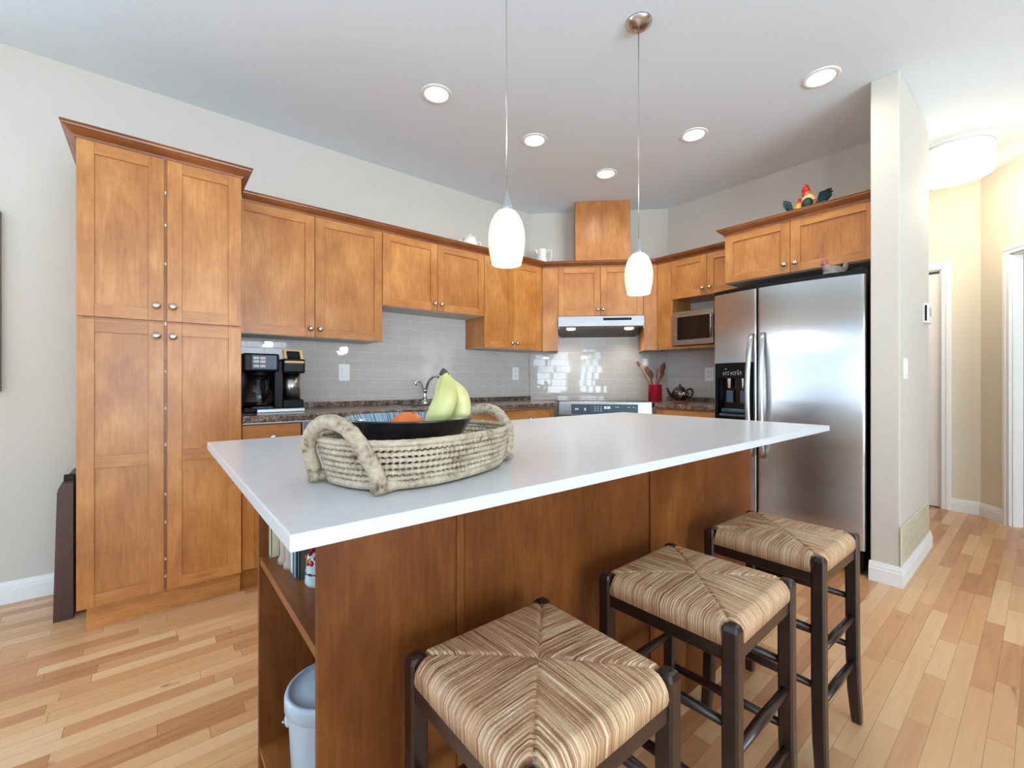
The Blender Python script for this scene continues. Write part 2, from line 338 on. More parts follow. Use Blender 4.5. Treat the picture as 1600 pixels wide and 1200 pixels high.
M['bowl_out'] = mat('black_bronze_glaze', (26, 24, 24), .2, coat=.3, var=.25, vscale=9)
def glass_mat(name, col, rough=.02):
    m = mat(name, col, rough, trans=1.0, ior=1.45, var=.02); return m
M['glass'] = glass_mat('clear_glass', (238, 240, 240))
M['rose_glass'] = mat('rose_tinted_glass', (190, 110, 110), .12, trans=.35, var=.1, vscale=30)
M['smoke_glass'] = mat('clear_pressed_glass', (196, 186, 172), .12, trans=.55, var=.1, vscale=30)
BOOKS = {k: mat('book_'+k, v, .55, var=.06, vscale=30) for k, v in dict(cream=(206, 200, 170), taupe=(130, 112, 92), white=(214, 220, 218), navy=(34, 54, 86), pale=(196, 204, 208), blue=(40, 110, 150), green=(72, 84, 66)).items()}
M['stone'] = mat('pale_grey_stone', (168, 156, 138), .6, var=.1, vscale=40)
M['page'] = mat('book_pages', (228, 220, 200), .8, bump=.3, bscale=400)

# ------------------------------------------------------------------ geometry helpers
class MB:
    def __init__(s): s.bm = bmesh.new()
    def _new(s, fn, mi, mtx=None, smooth=False):
        f0 = set(s.bm.faces); v0 = set(s.bm.verts)
        fn()
        nf = [f for f in s.bm.faces if f not in f0]
        nv = [v for v in s.bm.verts if v not in v0]
        for f in nf: f.material_index = mi; f.smooth = smooth
        if mtx is not None: bmesh.ops.transform(s.bm, matrix=mtx, verts=nv)
        return s
    def box(s, x0, x1, y0, y1, z0, z1, mi=0, bev=0, seg=1, mtx=None):
        def fn():
            r = bmesh.ops.create_cube(s.bm, size=1.0)
            vs = r['verts']
            bmesh.ops.scale(s.bm, vec=(x1-x0, y1-y0, z1-z0), verts=vs)
            bmesh.ops.translate(s.bm, vec=((x0+x1)/2, (y0+y1)/2, (z0+z1)/2), verts=vs)
            if bev:
                es = list({e for v in vs for e in v.link_edges})
                bmesh.ops.bevel(s.bm, geom=es, offset=bev, segments=seg, profile=.5, affect='EDGES', clamp_overlap=True)
        return s._new(fn, mi, mtx)
    def cyl(s, p, r, h, axis='z', n=24, mi=0, r2=None, smooth=True, mtx=None):
        """cylinder from p along axis for h"""
        def fn():
            res = bmesh.ops.create_cone(s.bm, cap_ends=True, segments=n, radius1=r, radius2=r if r2 is None else r2, depth=h)
            vs = res['verts']; bmesh.ops.translate(s.bm, vec=(0, 0, h/2), verts=vs)
            R = {'z': Matrix(), 'x': Matrix.Rotation(PI/2, 4, 'Y'), 'y': Matrix.Rotation(-PI/2, 4, 'X')}[axis]
            bmesh.ops.transform(s.bm, matrix=Matrix.Translation(p) @ R, verts=vs)
        s._new(fn, mi, mtx)
        if smooth:
            for f in s.bm.faces:
                if f.material_index == mi and len(f.verts) == 4 and not f.smooth: pass
        return s
    def lathe(s, prof, n=32, mi=0, mtx=None, smooth=True, sx=1, sy=1, flute=0, nfl=0):
        """prof: [(r,z)] bottom to top; r=0 closes"""
        def fn():
            rings = []
            for r, z in prof:
                if r < 1e-6: rings.append([s.bm.verts.new((0, 0, z))])
                else:
                    rings.append([s.bm.verts.new(((r+flute*math.cos(nfl*2*PI*k/n))*math.cos(2*PI*k/n)*sx, (r+flute*math.cos(nfl*2*PI*k/n))*math.sin(2*PI*k/n)*sy, z)) for k in range(n)])
            for a, b in zip(rings, rings[1:]):
                if len(a) == 1 and len(b) == 1: continue
                for k in range(n):
                    k2 = (k+1) % n
                    if len(a) == 1: s.bm.faces.new((a[0], b[k2], b[k]))
                    elif len(b) == 1: s.bm.faces.new((a[k], a[k2], b[0]))
                    else: s.bm.faces.new((a[k], a[k2], b[k2], b[k]))
        return s._new(fn, mi, mtx, smooth)
    def tube(s, pts, rad, n=10, mi=0, caps=True, closed=False, mtx=None, sq=1.0, up=None, smooth=True):
        """rad: number, list, or f(i)->(ra,rb)"""
        P = [Vector(p) for p in pts]; m = len(P)
        def R(i):
            r = rad(i) if callable(rad) else (rad[i] if isinstance(rad, (list, tuple)) else rad)
            return r if isinstance(r, (tuple, list)) else (r, r*sq)
        def fn():
            rings = []; prev = None
            for i in range(m):
                if closed: t = P[(i+1) % m]-P[i-1]
                else: t = P[min(i+1, m-1)]-P[max(i-1, 0)]
                t.normalize()
                if prev is None:
                    u = Vector(up) if up else (Vector((0, 0, 1)) if abs(t.z) < .9 else Vector((1, 0, 0)))
                else: u = prev if not up else Vector(up)
                nrm = (u - t*u.dot(t))
                if nrm.length < 1e-6: nrm = t.orthogonal()
                nrm.normalize(); prev = nrm; bi = t.cross(nrm)
                ra, rb = R(i)
                rings.append([s.bm.verts.new(P[i]+nrm*ra*math.cos(2*PI*k/n)+bi*rb*math.sin(2*PI*k/n)) for k in range(n)])
            seq = list(zip(rings, rings[1:])) + ([(rings[-1], rings[0])] if closed else [])
            for a, b in seq:
                for k in range(n): s.bm.faces.new((a[k], a[(k+1) % n], b[(k+1) % n], b[k]))
            if caps and not closed:
                s.bm.faces.new(rings[0][::-1]); s.bm.faces.new(rings[-1])
        return s._new(fn, mi, mtx, smooth)
    def prism(s, poly, z0, z1, mi=0, mtx=None):
        def fn():
            a = [s.bm.verts.new((x, y, z0)) for x, y in poly]; b = [s.bm.verts.new((x, y, z1)) for x, y in poly]
            s.bm.faces.new(a[::-1]); s.bm.faces.new(b)
            for i in range(len(poly)):
                j = (i+1) % len(poly); s.bm.faces.new((a[i], a[j], b[j], b[i]))
        return s._new(fn, mi, mtx)
    def sweep(s, path, prof, mi=0, mtx=None):
        """mitred profile [(out,up)] along an open 2-D path; out = right-hand side of travel"""
        P = [Vector(p) for p in path]
        def fn():
            rings = []
            for i, p in enumerate(P):
                d1 = (P[i]-P[i-1]).normalized() if i else None
                d2 = (P[i+1]-P[i]).normalized() if i < len(P)-1 else None
                n1 = Vector((d1.y, -d1.x)) if d1 else None; n2 = Vector((d2.y, -d2.x)) if d2 else None
                if n1 and n2:
                    mdir = (n1+n2).normalized(); k = 1/max(.2, mdir.dot(n1)); o = mdir*k
                else: o = n1 or n2
                rings.append([s.bm.verts.new((p.x+o.x*a, p.y+o.y*a, b)) for a, b in prof])
            m = len(prof)
            for a, b in zip(rings, rings[1:]):
                for k in range(m): s.bm.faces.new((a[k], a[(k+1) % m], b[(k+1) % m], b[k]))
            s.bm.faces.new(rings[0]); s.bm.faces.new(rings[-1][::-1])
        return s._new(fn, mi, mtx)
    def ball(s, c, r, mi=0, sx=1, sy=1, sz=1, n=20, mtx=None):
        def fn():
            res = bmesh.ops.create_uvsphere(s.bm, u_segments=n, v_segments=max(8, n//2), radius=r)
            bmesh.ops.scale(s.bm, vec=(sx, sy, sz), verts=res['verts']); bmesh.ops.translate(s.bm, vec=c, verts=res['verts'])
        return s._new(fn, mi, mtx, True)
def wmat(o):
    m = Matrix()
    while o is not None:
        m = o.matrix_basis @ m; o = o.parent
    return m
def obj(name, mb, mats, parent=None, loc=None, world=False, auto=False):
    """link a builder as ONE mesh object; world=True when its points were given in world space"""
    me = bpy.data.meshes.new(name)
    bm = mb.bm
    bmesh.ops.recalc_face_normals(bm, faces=bm.faces)
    if world:
        pm = wmat(parent) if parent else Matrix()
        off = Matrix.Translation(loc) if loc is not None else Matrix()
        bm.transform((pm @ off).inverted())
    bm.to_mesh(me); bm.free()
    for m in (mats if isinstance(mats, (list, tuple)) else [mats]): me.materials.append(M[m] if isinstance(m, str) else m)
    o = bpy.data.objects.new(name, me); COL.objects.link(o)
    if parent: o.parent = parent
    if loc is not None: o.location = loc
    return o
def tag(o, label, cat, group=None):
    o['label'] = label; o['category'] = cat
    if group: o['group'] = group
    return o
def thing(name, label, cat, loc=(0, 0, 0), rotz=0, group=None):
    o = bpy.data.objects.new(name, None); COL.objects.link(o)
    o.empty_display_size = .1; o.location = loc; o.rotation_euler = (0, 0, rotz)
    return tag(o, label, cat, group)
def struct(name, mb, mats, parent=None, **k):
    o = obj(name, mb, mats, parent, **k)
    if not parent: o['kind'] = 'structure'
    return o
def copy_tree(o, parent=None):
    c = o.copy(); COL.objects.link(c)
    if parent: c.parent = parent
    for ch in list(o.children): copy_tree(ch, c)
    return c
def lamp(name, kind, loc, energy, color, parent=None, size=.1, spot=None, blend=.6, rot=(0, 0, 0)):
    l = bpy.data.lights.new(name, kind); l.energy = energy; l.color = color
    if kind == 'SPOT': l.spot_size = spot; l.spot_blend = blend; l.shadow_soft_size = size
    elif kind == 'POINT': l.shadow_soft_size = size
    else: l.shape = 'DISK'; l.size = size
    o = bpy.data.objects.new(name, l); COL.objects.link(o); o.location = loc; o.rotation_euler = rot
    if parent: o.parent = parent
    return o
WARM = (1.0, .92, .80)

# ================================================================== THE SETTING
struct('floor', MB().box(-3.5, 6.5, -4.3, 3.33, -.06, 0), 'floor')
struct('ceiling', MB().box(-3.5, 6.5, -4.3, 3.33, H, H+.08), 'ceiling')
WL = (-3.2, -1.5, .55, 2.05)               # window far along the left wall
struct('wall_left', MB().box(WL[1], 6.5, 3.21, 3.33, 0, H).box(-3.5, WL[0], 3.21, 3.33, 0, H).box(WL[0], WL[1], 3.21, 3.33, 0, WL[2]).box(WL[0], WL[1], 3.21, 3.33, WL[3], H), 'wall')
struct('window_4', MB().box(WL[0], WL[1], 3.24, 3.30, WL[2], WL[2]+.06).box(WL[0], WL[1], 3.24, 3.30, WL[3]-.06, WL[3]).box(WL[0], WL[0]+.06, 3.24, 3.30, WL[2], WL[3]).box(WL[1]-.06, WL[1], 3.24, 3.30, WL[2], WL[3]).box((WL[0]+WL[1])/2-.03, (WL[0]+WL[1])/2+.03, 3.24, 3.30, WL[2], WL[3]), 'trim')
portal('portal_left', ((WL[0]+WL[1])/2, 3.35, 1.3), (-PI/2, 0, 0), 1.7, 1.5)
struct('wall_corner', MB().prism([(2.85, 3.21), (3.78, 2.28), (3.78, 3.21)], 0, H), 'wall')
struct('wall_right', MB().box(3.78, 3.93, .61, 3.21, 0, H), 'wall')
struct('wall_partition', MB().box(3.035, 3.93, .487, .61, 0, H, bev=.006, seg=2), 'wall')
# side wall with its window opening
y0, y1, z0, z1 = WIN_SIDE
w0, w1 = WIN_SIDE2[:2]
struct('wall_side', MB().box(-3.5, -3.4, -4.2, w0, 0, H).box(-3.5, -3.4, w1, y0, 0, H).box(-3.5, -3.4, y1, 3.21, 0, H).box(-3.5, -3.4, y0, y1, 0, z0).box(-3.5, -3.4, y0, y1, z1, H).box(-3.5, -3.4, w0, w1, 0, z0).box(-3.5, -3.4, w0, w1, z1, H), 'wall')
for nm, ya, yb, nb in (('window_1', y0, y1, 4), ('window_5', w0, w1, 2)):
    mb = MB()
    for i in range(nb+1):
        y = ya+.03+(yb-ya-.06)*i/nb; mb.box(-3.47, -3.41, y-.03, y+.03, z0, z1)
    mb.box(-3.47, -3.41, ya, yb, z0, z0+.06).box(-3.47, -3.41, ya, yb, z1-.06, z1)
    struct(nm, mb, 'trim')
# unseen sheet added over the wide side window to dim it
def dim_sheet():
    m = bpy.data.materials.new('dimming_sheet'); m.use_nodes = True; nt = m.node_tree; nt.nodes.remove(nt.nodes['Principled BSDF'])
    t = N(nt, 'ShaderNodeBsdfTranslucent'); d_ = N(nt, 'ShaderNodeBsdfDiffuse'); ad = N(nt, 'ShaderNodeAddShader')
    t.inputs['Color'].default_value = (.20, .215, .23, 1); d_.inputs['Color'].default_value = (.5, .5, .5, 1)
    tc = N(nt, 'ShaderNodeTexCoord'); n = N(nt, 'ShaderNodeTexNoise', Scale=1.0, Detail=3.0); mp = N(nt, 'ShaderNodeMapping'); mp.inputs['Scale'].default_value = (.5, .35, 7)
    nt.links.new(tc.outputs['Object'], mp.inputs['Vector']); nt.links.new(mp.outputs[0], n.inputs['Vector'])
    r = N(nt, 'ShaderNodeValToRGB'); r.color_ramp.elements[0].position = .35; r.color_ramp.elements[1].position = .65
    r.color_ramp.elements[0].color = (.11, .155, .20, 1); r.color_ramp.elements[1].color = (.36, .385, .42, 1)  # bands put into the sheet's colour to show in the fridge reflection
    nt.links.new(n.outputs['Fac'], r.inputs['Fac']); nt.links.new(r.outputs['Color'], t.inputs['Color'])
    nt.links.new(t.outputs[0], ad.inputs[0]); nt.links.new(d_.outputs[0], ad.inputs[1]); nt.links.new(ad.outputs[0], nt.nodes['Material Output'].inputs['Surface'])
    return m
M['dim_sheet'] = dim_sheet()
obj('added_dimmer', MB().box(-3.395, -3.392, y0-.05, y1+.05, z0-.05, z1+.08), 'dim_sheet', bpy.data.objects['window_1'], loc=(-3.395, .4, z0), world=True)
(a0, a1, b0, b1), (c0, c1, d0, d1) = WIN_REAR
mb = MB().box(-3.5, a0, -4.3, -4.2, 0, H).box(a1, c0, -4.3, -4.2, 0, H).box(c1, 6.5, -4.3, -4.2, 0, H)
mb.box(a0, a1, -4.3, -4.2, 0, b0).box(a0, a1, -4.3, -4.2, b1, H).box(c0, c1, -4.3, -4.2, 0, d0).box(c0, c1, -4.3, -4.2, d1, H)
struct('wall_rear', mb, 'wall')
for k, (p0, p1, q0, q1) in enumerate(WIN_REAR):
    mb = MB(); nb = 3
    for i in range(nb+1):
        x = p0+.03+(p1-p0-.06)*i/nb; mb.box(x-.03, x+.03, -4.28, -4.22, q0, q1)
    mb.box(p0, p1, -4.28, -4.22, q0, q0+.06).box(p0, p1, -4.28, -4.22, q1-.06, q1)
    struct('window_%d' % (k+2), mb, 'trim')
struct('wall_far', MB().box(6.4, 6.5, -4.2, 3.21, 0, H), 'grey_wall')
# hall wall (X = 5.17) with a closet door
DY0, DY1, DZ = .565, 1.35, 2.03
struct('wall_hall', MB().box(5.17, 5.29, .335, DY0, 0, H).box(5.17, 5.29, DY1, 3.21, 0, H).box(5.17, 5.29, DY0, DY1, DZ, H), 'wall_hall')
d = MB().box(5.190, 5.225, DY0+.004, DY1-.004, .012, DZ-.03)
for za, zb in ((.13, .78), (.9, 1.55), (1.65, 1.93)):
    d.box(5.184, 5.191, DY0+.12, DY1-.12, za, zb, bev=.004)
door1 = struct('door_1', d, 'door_paint')
cs = MB()
for ya, yb in ((DY0-.062, DY0), (DY1, DY1+.062)):
    cs.box(5.155, 5.172, ya, yb, 0, DZ+.0, bev=.004).box(5.150, 5.157, ya+.008 if ya < 1 else ya+.03, ya+.032 if ya < 1 else yb-.008, 0, DZ, bev=.002)
cs.box(5.155, 5.172, DY0-.062, DY1+.062, DZ, DZ+.06, bev=.004).box(5.150, 5.157, DY0-.055, DY1+.055, DZ+.028, DZ+.052, bev=.002)
cs.box(5.17, 5.29, DY0-.001, DY0+.008, 0, DZ).box(5.17, 5.29, DY1-.008, DY1+.001, 0, DZ).box(5.17, 5.29, DY0, DY1, DZ-.008, DZ+.001)
struct('trim_1', cs, 'trim')
# slanted entry wall with an open doorway; local x runs along the wall towards the camera side
EA = math.atan2(-.61, -.79)
EM = Matrix.Translation((5.17, .335, 0)) @ Matrix.Rotation(EA, 4, 'Z')      # local +y points away from the kitchen
OP0, OP1 = .284, 1.14
struct('wall_entry', MB().box(0, OP0, 0, .055, 0, H, mtx=EM).box(OP1, 1.75, 0, .055, 0, H, mtx=EM).box(OP0, OP1, 0, .055, DZ, H, mtx=EM), 'wall_hall')
cs = MB()
cs.box(OP0-.062, OP0, -.017, .003, 0, DZ, bev=.004, mtx=EM).box(OP1, OP1+.062, -.017, .003, 0, DZ, bev=.004, mtx=EM).box(OP0-.062, OP1+.062, -.017, .003, DZ, DZ+.06, bev=.004, mtx=EM)
cs.box(OP0-.055, OP0-.03, -.023, -.015, 0, DZ, bev=.002, mtx=EM).box(OP0-.055, OP1+.055, -.023, -.015, DZ+.028, DZ+.052, bev=.002, mtx=EM)
cs.box(OP0-.001, OP0+.012, -.001, .06, 0, DZ, mtx=EM).box(OP1-.012, OP1+.001, -.001, .06, 0, DZ, mtx=EM).box(OP0, OP1, -.001, .06, DZ-.012, DZ+.001, mtx=EM)
struct('trim_2', cs, 'trim')
# baseboards
BB = [(0, 0), (.016, 0), (.016, .068), (.013, .074), (.013, .084), (.009, .094), (.006, .105), (0, .105)]
struct('baseboard_left', MB().sweep([(-3.4, 3.21), (-.22, 3.21)], BB), 'trim')
struct('baseboard_partition', MB().sweep([(3.035, .615), (3.035, .487), (3.93, .487), (3.93, 1.2)], BB), 'trim')
struct('baseboard_hall', MB().sweep([(5.17, DY0-.062), (5.17, .335), tuple((EM @ Vector((OP0-.062, 0, 0))).xy)], BB), 'trim')

# ================================================================== CABINETS
RL, RD, RR = 0.0, -PI/4, -PI/2          # left wall, corner, right wall (local -y faces the room)
def knob_mb():
    return MB().lathe([(0, 0), (.008, 0), (.007, .010), (.009, .014), (.0155, .018), (.0165, .023), (.0145, .029), (.008, .0325), (0, .0335)], 20, mtx=Matrix.Rotation(PI/2, 4, 'X'))
def shaker(w, h, mid=None, st=.056, t=.02, rail=None):
    rail = rail or st
    m = MB()
    m.box(0, st, 0, t, 0, h, 0, bev=.0015).box(w-st, w, 0, t, 0, h, 0, bev=.0015)
    rails = [(0, rail), (h-rail, h)] + ([mid] if mid else [])
    for a, b in rails: m.box(st-.0005, w-st+.0005, .0003, t, a, b, 1, bev=.001)
    m.box(st-.002, w-st+.002, .009, t-.002, rail-.002, h-rail+.002, 0)
    return m
def add_door(root, x0, x1, z0, z1, knob=None, mid=None, flat=False, name='door', g=.0015):
    w, h = x1-x0-2*g, z1-z0-2*g
    mb = MB().box(0, w, 0, .02, 0, h, 1, bev=.002) if flat else shaker(w, h, mid)
    d = obj(name, mb, ['wood_v', 'wood_h'], root, loc=(x0+g, 0, z0+g))
    if knob:
        obj('knob', knob_mb(), 'nickel', d, loc=(knob[0]-x0-g, .001, knob[1]-z0-g))
    return d
def carcass(root, w, depth, z0, z1, x0=0, bottom=True, name='carcass'):
    obj(name, MB().box(x0, x0+w, .021, depth, z0+(.002 if bottom else 0), z1), 'wood_v', root)
    if bottom: obj('bottom_panel', MB().box(x0+.004, x0+w-.004, .026, depth-.004, z0-.001, z0+.004), 'melamine', root)
UP0, UP1 = 1.358, 2.122
CR = [(0, -.004), (.005, -.004), (.006, .004), (.010, .008), (.016, .012), (.026, .019), (.034, .027), (.038, .029), (.040, .036), (.045, .040), (.045, .044), (0, .044)]
def crown(path, z): return MB().sweep(path, [(a, z+b) for a, b in CR])

# pantry
X0, X1, YP = -.252, .346, 2.58
pt = thing('pantry_cabinet', 'tall maple pantry cabinet with four shaker doors beside the coffee maker', 'cabinet', (X0, YP, 0), RL)
PW = X1-X0
carcass(pt, PW, .625, .112, 2.112, bottom=False)
xm = .294
add_door(pt, 0, xm-.002, 1.357, 2.112, (xm-.030, 1.425), name='door')
add_door(pt, xm+.006, PW, 1.357, 2.112, (xm+.030, 1.425))
add_door(pt, 0, xm-.002, .112, 1.350, (xm-.030, 1.287), mid=(.592, .645))
add_door(pt, xm+.006, PW, .112, 1.350, (xm+.030, 1.287), mid=(.592, .645))
obj('toe_kick', MB().box(.028, PW-.0, .052, .60, 0, .112), 'wood_h', pt)
obj('crown_molding', crown([(X0, 3.209), (X0, YP), (X1, YP), (X1, 3.209)], 2.110), 'wood_crown', pt, world=True)
for z in (.17, .25, .42, .55, .78, .95, 1.12, 1.34, 1.62, 1.8, 1.95): obj('bumper', MB().box(xm-.001, xm+.005, .012, .021, z, z+.012), 'white_plastic', pt)

def upper(name, label, loc, rot, w, z0, doors, depth=.288, g='wall cabinets'):
    """doors: list of (x0,x1,knob side)"""
    t = thing(name, label, 'cabinet', (loc[0], loc[1], z0), rot)
    carcass(t, w, depth, 0, UP1-z0)
    for a, b, side in doors:
        kx = b-.028 if side == 'r' else a+.028
        add_door(t, a, b, 0, UP1-z0, (kx, .052))
    return t
YU = 2.92
upper('upper_cabinet', 'two-door maple wall cabinet above the coffee maker, next to the pantry', (.347, YU), RL, .884, UP0, [(0, .441, 'r'), (.441, .884, 'l')])
upper('upper_cabinet', 'short two-door maple wall cabinet above the sink and faucet', (1.232, YU), RL, .867, 1.612, [(0, .434, 'r'), (.434, .867, 'l')])
t = upper('upper_cabinet', 'narrow two-door maple wall cabinet just left of the range hood', (2.100, YU), RL, .650, UP0, [(0, .314, 'r'), (.314, .638, 'l')])
obj('filler_strip', MB().box(.639, .651, .001, .02, 0, UP1-UP0), 'wood_v', t)
# corner cabinet over the hood
S = 5.68
def du(u, s=S): return ((s+u*2**.5)/2, (s-u*2**.5)/2)
p = du(.024)
hc = thing('hood_cabinet', 'angled two-door maple cabinet mounted directly above the range hood', 'cabinet', (p[0], p[1], 1.672), RD)
HW = .762
carcass(hc, HW, .262, 0, UP1-1.672)
add_door(hc, 0, HW/2, 0, UP1-1.672, (HW/2-.022, .058)); add_door(hc, HW/2, HW, 0, UP1-1.672, (HW/2+.022, .058))
for a, b, r0, r1 in ((-.142, -.001, -.02, -.001), (HW+.001, HW+.146, HW+.001, HW+.02)):
    obj('side_panel', MB().box(a, b, 0, .019, UP0-1.672, UP1-1.672, bev=.001).box(r0, r1, .019, .255, UP0-1.672, UP1-1.672), 'wood_v', hc)
# microwave cabinet on the right wall
XM = 3.47
mc = thing('microwave_cabinet', 'maple wall cabinet with two doors over an open microwave niche', 'cabinet', (XM, 2.19, UP0), RR)
MW = 2.19-1.492
f0 = 2.19-2.063
obj('filler_panel', MB().box(.0, f0, 0, .019, 0, UP1-UP0, bev=.001), 'wood_v', mc)
nz = 1.785-UP0
obj('carcass', MB().box(f0, MW, .021, .30, nz, UP1-UP0).box(f0, f0+.018, .001, .30, 0, nz).box(f0+.018, MW, .001, .30, 0, .02).box(MW-.018, MW, .021, .30, .02, nz), 'wood_v', mc)
add_door(mc, f0, 2.19-1.745, nz, UP1-UP0, (2.19-1.745-.03, nz+.055)); add_door(mc, 2.19-1.745, MW, nz, UP1-UP0, (2.19-1.745+.03, nz+.055))
# fridge cabinet
XF = 3.226
fc = thing('fridge_cabinet', 'deep two-door maple cabinet above the steel refrigerator', 'cabinet', (XF, 1.487, 1.792), RR)
FW = 1.487-.612
carcass(fc, FW, .55, 0, 2.14-1.792)
add_door(fc, 0, .424, 0, 2.14-1.792, (.424-.032, .058)); add_door(fc, .424, FW, 0, 2.14-1.792, (.424+.032, .058))
obj('crown_molding', crown([(3.775, 1.487), (XF, 1.487), (XF, .612)], 2.140), 'wood_crown', fc, world=True)
# continuous crown over the wall cabinets
pl = du(-.142+.024); 
tag(obj('crown_molding', crown([(.392, YU), (5.68-YU-.0, YU), (XM, 5.68-XM), (XM, 1.540)], UP1), 'wood_crown'), 'dark maple crown molding running along the tops of the wall cabinets', 'molding')
# wooden duct chimney
p = du(.18, 5.70)
tag(obj('duct_chimney', MB().box(0, .49, 0, .24, 2.122, H-.001, bev=.002), 'wood_v'), 'maple boxed duct cover rising from the hood cabinet to the ceiling', 'duct cover')
o = bpy.data.objects['duct_chimney']; o.location = (p[0], p[1], 0); o.rotation_euler = (0, 0, RD)

# base cabinets
YB, ZC = 2.60, .866
def base(name, label, loc, rot, w, fronts, depth=.59, top=ZC-.001):
    t = thing(name, label, 'cabinet', (loc[0], loc[1], 0), rot)
    obj('carcass', MB().box(0, w, .021, depth, .112, top), 'wood_v', t)
    for a, b, z0, z1, kind in fronts:
        add_door(t, a, b, z0, z1, ((a+b)/2, (z0+z1)/2) if kind == 'drawer' else ((b-.03, z1-.06) if kind == 'door_l' else ((a+.03, z1-.06) if kind == 'door_r' else None)), flat=kind in ('drawer', 'panel'), name='drawer' if kind == 'drawer' else ('false_front' if kind == 'panel' else 'door'))
    obj('toe_kick', MB().box(0, w, .07, depth-.02, 0, .112), 'wood_h', t)
    return t
base('base_cabinet', 'narrow maple base cabinet with one drawer, between pantry and dishwasher', (.348, YB), RL, .283, [(0, .283, .715, .856, 'drawer'), (0, .283, .112, .712, 'door_l')])
base('sink_base_cabinet', 'maple base cabinet under the kitchen sink', (1.243, YB), RL, .838, [(0, .838, .715, .856, 'panel'), (0, .419, .112, .712, 'door_l'), (.419, .838, .112, .712, 'door_r')], top=.73)
base('drawer_cabinet', 'maple drawer cabinet immediately left of the oven range', (2.083, YB), RL, .49, [(0, .452, .715, .856, 'drawer'), (0, .452, .42, .712, 'drawer'), (0, .452, .112, .417, 'drawer'), (.455, .49, .112, .856, 'panel')])
base('base_cabinet', 'maple base cabinet between the oven range and the refrigerator', (3.155, 2.003), RR, .515, [(0, .05, .112, .856, 'panel'), (.053, .515, .715, .856, 'drawer'), (.053, .515, .112, .712, 'door_l')])
# dishwasher
dw = thing('dishwasher', 'grey built-in dishwasher partly hidden behind the woven basket', 'dishwasher', (.633, YB, 0))
obj('tub', MB().box(0, .606, .03, .58, .10, ZC-.002), 'black', dw)
dd = obj('door', MB().box(.003, .603, -.004, .03, .115, .74, bev=.004), 'steel_x', dw)
obj('control_panel', MB().box(.003, .603, -.006, .03, .744, ZC-.004, bev=.004), 'steel_x', dw)
obj('handle', MB().tube([(.08, -.005, .70), (.08, -.04, .70), (.526, -.04, .70), (.526, -.005, .70)], .009, 10), 'nickel', dd)
obj('toe_kick', MB().box(.003, .603, .07, .5, 0, .10), 'black', dw)

# worktops
WT = [(0, .866), (.0, .904)]
wt = thing('countertop', 'brown granite-look countertop with the sink, left of the oven range', 'countertop', (.348, 2.575, .866))
SX0, SX1, SY0, SY1 = 1.36, 2.0, 2.70, 3.08
mb = MB()
mb.box(.348, 2.59, 2.575, SY0, .866, .903, bev=.008, seg=3).box(.348, SX0, SY0-.01, 3.201, .867, .903).box(SX1, 2.60, SY0-.01, 3.201, .867, .903).box(SX0-.01, SX1+.01, SY1, 3.201, .867, .903)
mb.prism([(2.585, 2.60), (2.842, 2.858), (2.842, 3.2), (2.585, 3.201)], .867, .903)
obj('slab', mb, 'granite', wt, world=True)
obj('upstand', MB().box(.348, 2.842, 3.18, 3.201, .902, .938, bev=.004, seg=2), 'granite', wt, world=True)
obj('edge_seal', MB().box(.35, 2.58, 2.577, 2.584, .860, .867), 'alu', wt, world=True)
wr = thing('countertop', 'brown granite-look countertop under the teapot and utensil crock', 'countertop', (3.13, 1.49, .866))
mb = MB().box(3.13, 3.771, 1.49, 2.01, .866, .903, bev=.008, seg=3).prism([(3.145, 2.0), (3.771, 2.0), (3.771, 2.28), (3.405, 2.29)], .867, .903)
obj('slab', mb, 'granite', wr, world=True)
obj('upstand', MB().box(3.75, 3.771, 1.49, 2.27, .902, .938, bev=.004, seg=2), 'granite', wr, world=True)
# sink
sk = thing('kitchen_sink', 'stainless drop-in sink set in the brown countertop', 'sink', (SX0, SY0, .903))
mb = MB(); a, b, c, e = SX0-.015, SX1+.015, SY0-.015, SY1+.015
mb.box(a, b, c, SY0+.02, .9025, .907, bev=.002).box(a, b, SY1-.02, e, .9025, .907, bev=.002).box(a, SX0+.02, c, e, .9025, .907, bev=.002).box(SX1-.02, b, c, e, .9025, .907, bev=.002)
obj('rim', mb, 'chrome', sk, world=True)
a, b, c, e = SX0+.004, SX1-.004, SY0+.004, SY1-.004
obj('basin', MB().box(a, b, c, c+.003, .74, .904).box(a, b, e-.003, e, .74, .904).box(a, a+.003, c, e, .74, .904).box(b-.003, b, c, e, .74, .904).box(a, b, c, e, .737, .741), 'steel_x', sk, world=True)
# faucet
FX, FY = 1.665, 3.125
fa = thing('faucet', 'polished chrome faucet with a curled lever behind the sink', 'faucet', (FX, FY, .903))
obj('base', MB().lathe([(0, 0), (.03, 0), (.03, .008), (.022, .014), (.018, .03), (0, .03)]), 'chrome', fa)
obj('body', MB().lathe([(0, .028), (.017, .028), (.016, .05), (.019, .055), (.015, .062), (.015, .10), (.018, .105), (.012, .115), (0, .118)]), 'chrome', fa)
obj('spout', MB().tube([(.006, 0, .08), (.012, -.012, .14), (.022, -.03, .185), (.04, -.065, .215), (.055, -.105, .215), (.062, -.135, .195), (.064, -.145, .175)], [.012, .0115, .011, .0105, .010, .010, .011], 12), 'chrome', fa)
pts = [(-.005, 0, .10), (-.012, 0, .125), (-.024, 0, .15), (-.040, 0, .170), (-.058, 0, .180), (-.075, 0, .176), (-.083, 0, .162), (-.078, 0, .149), (-.066, 0, .148), (-.062, 0, .157)]
obj('lever', MB().tube(pts, [.008, .008, .0075, .007, .007, .0065, .006, .006, .0055, .005], 10), 'chrome', fa)

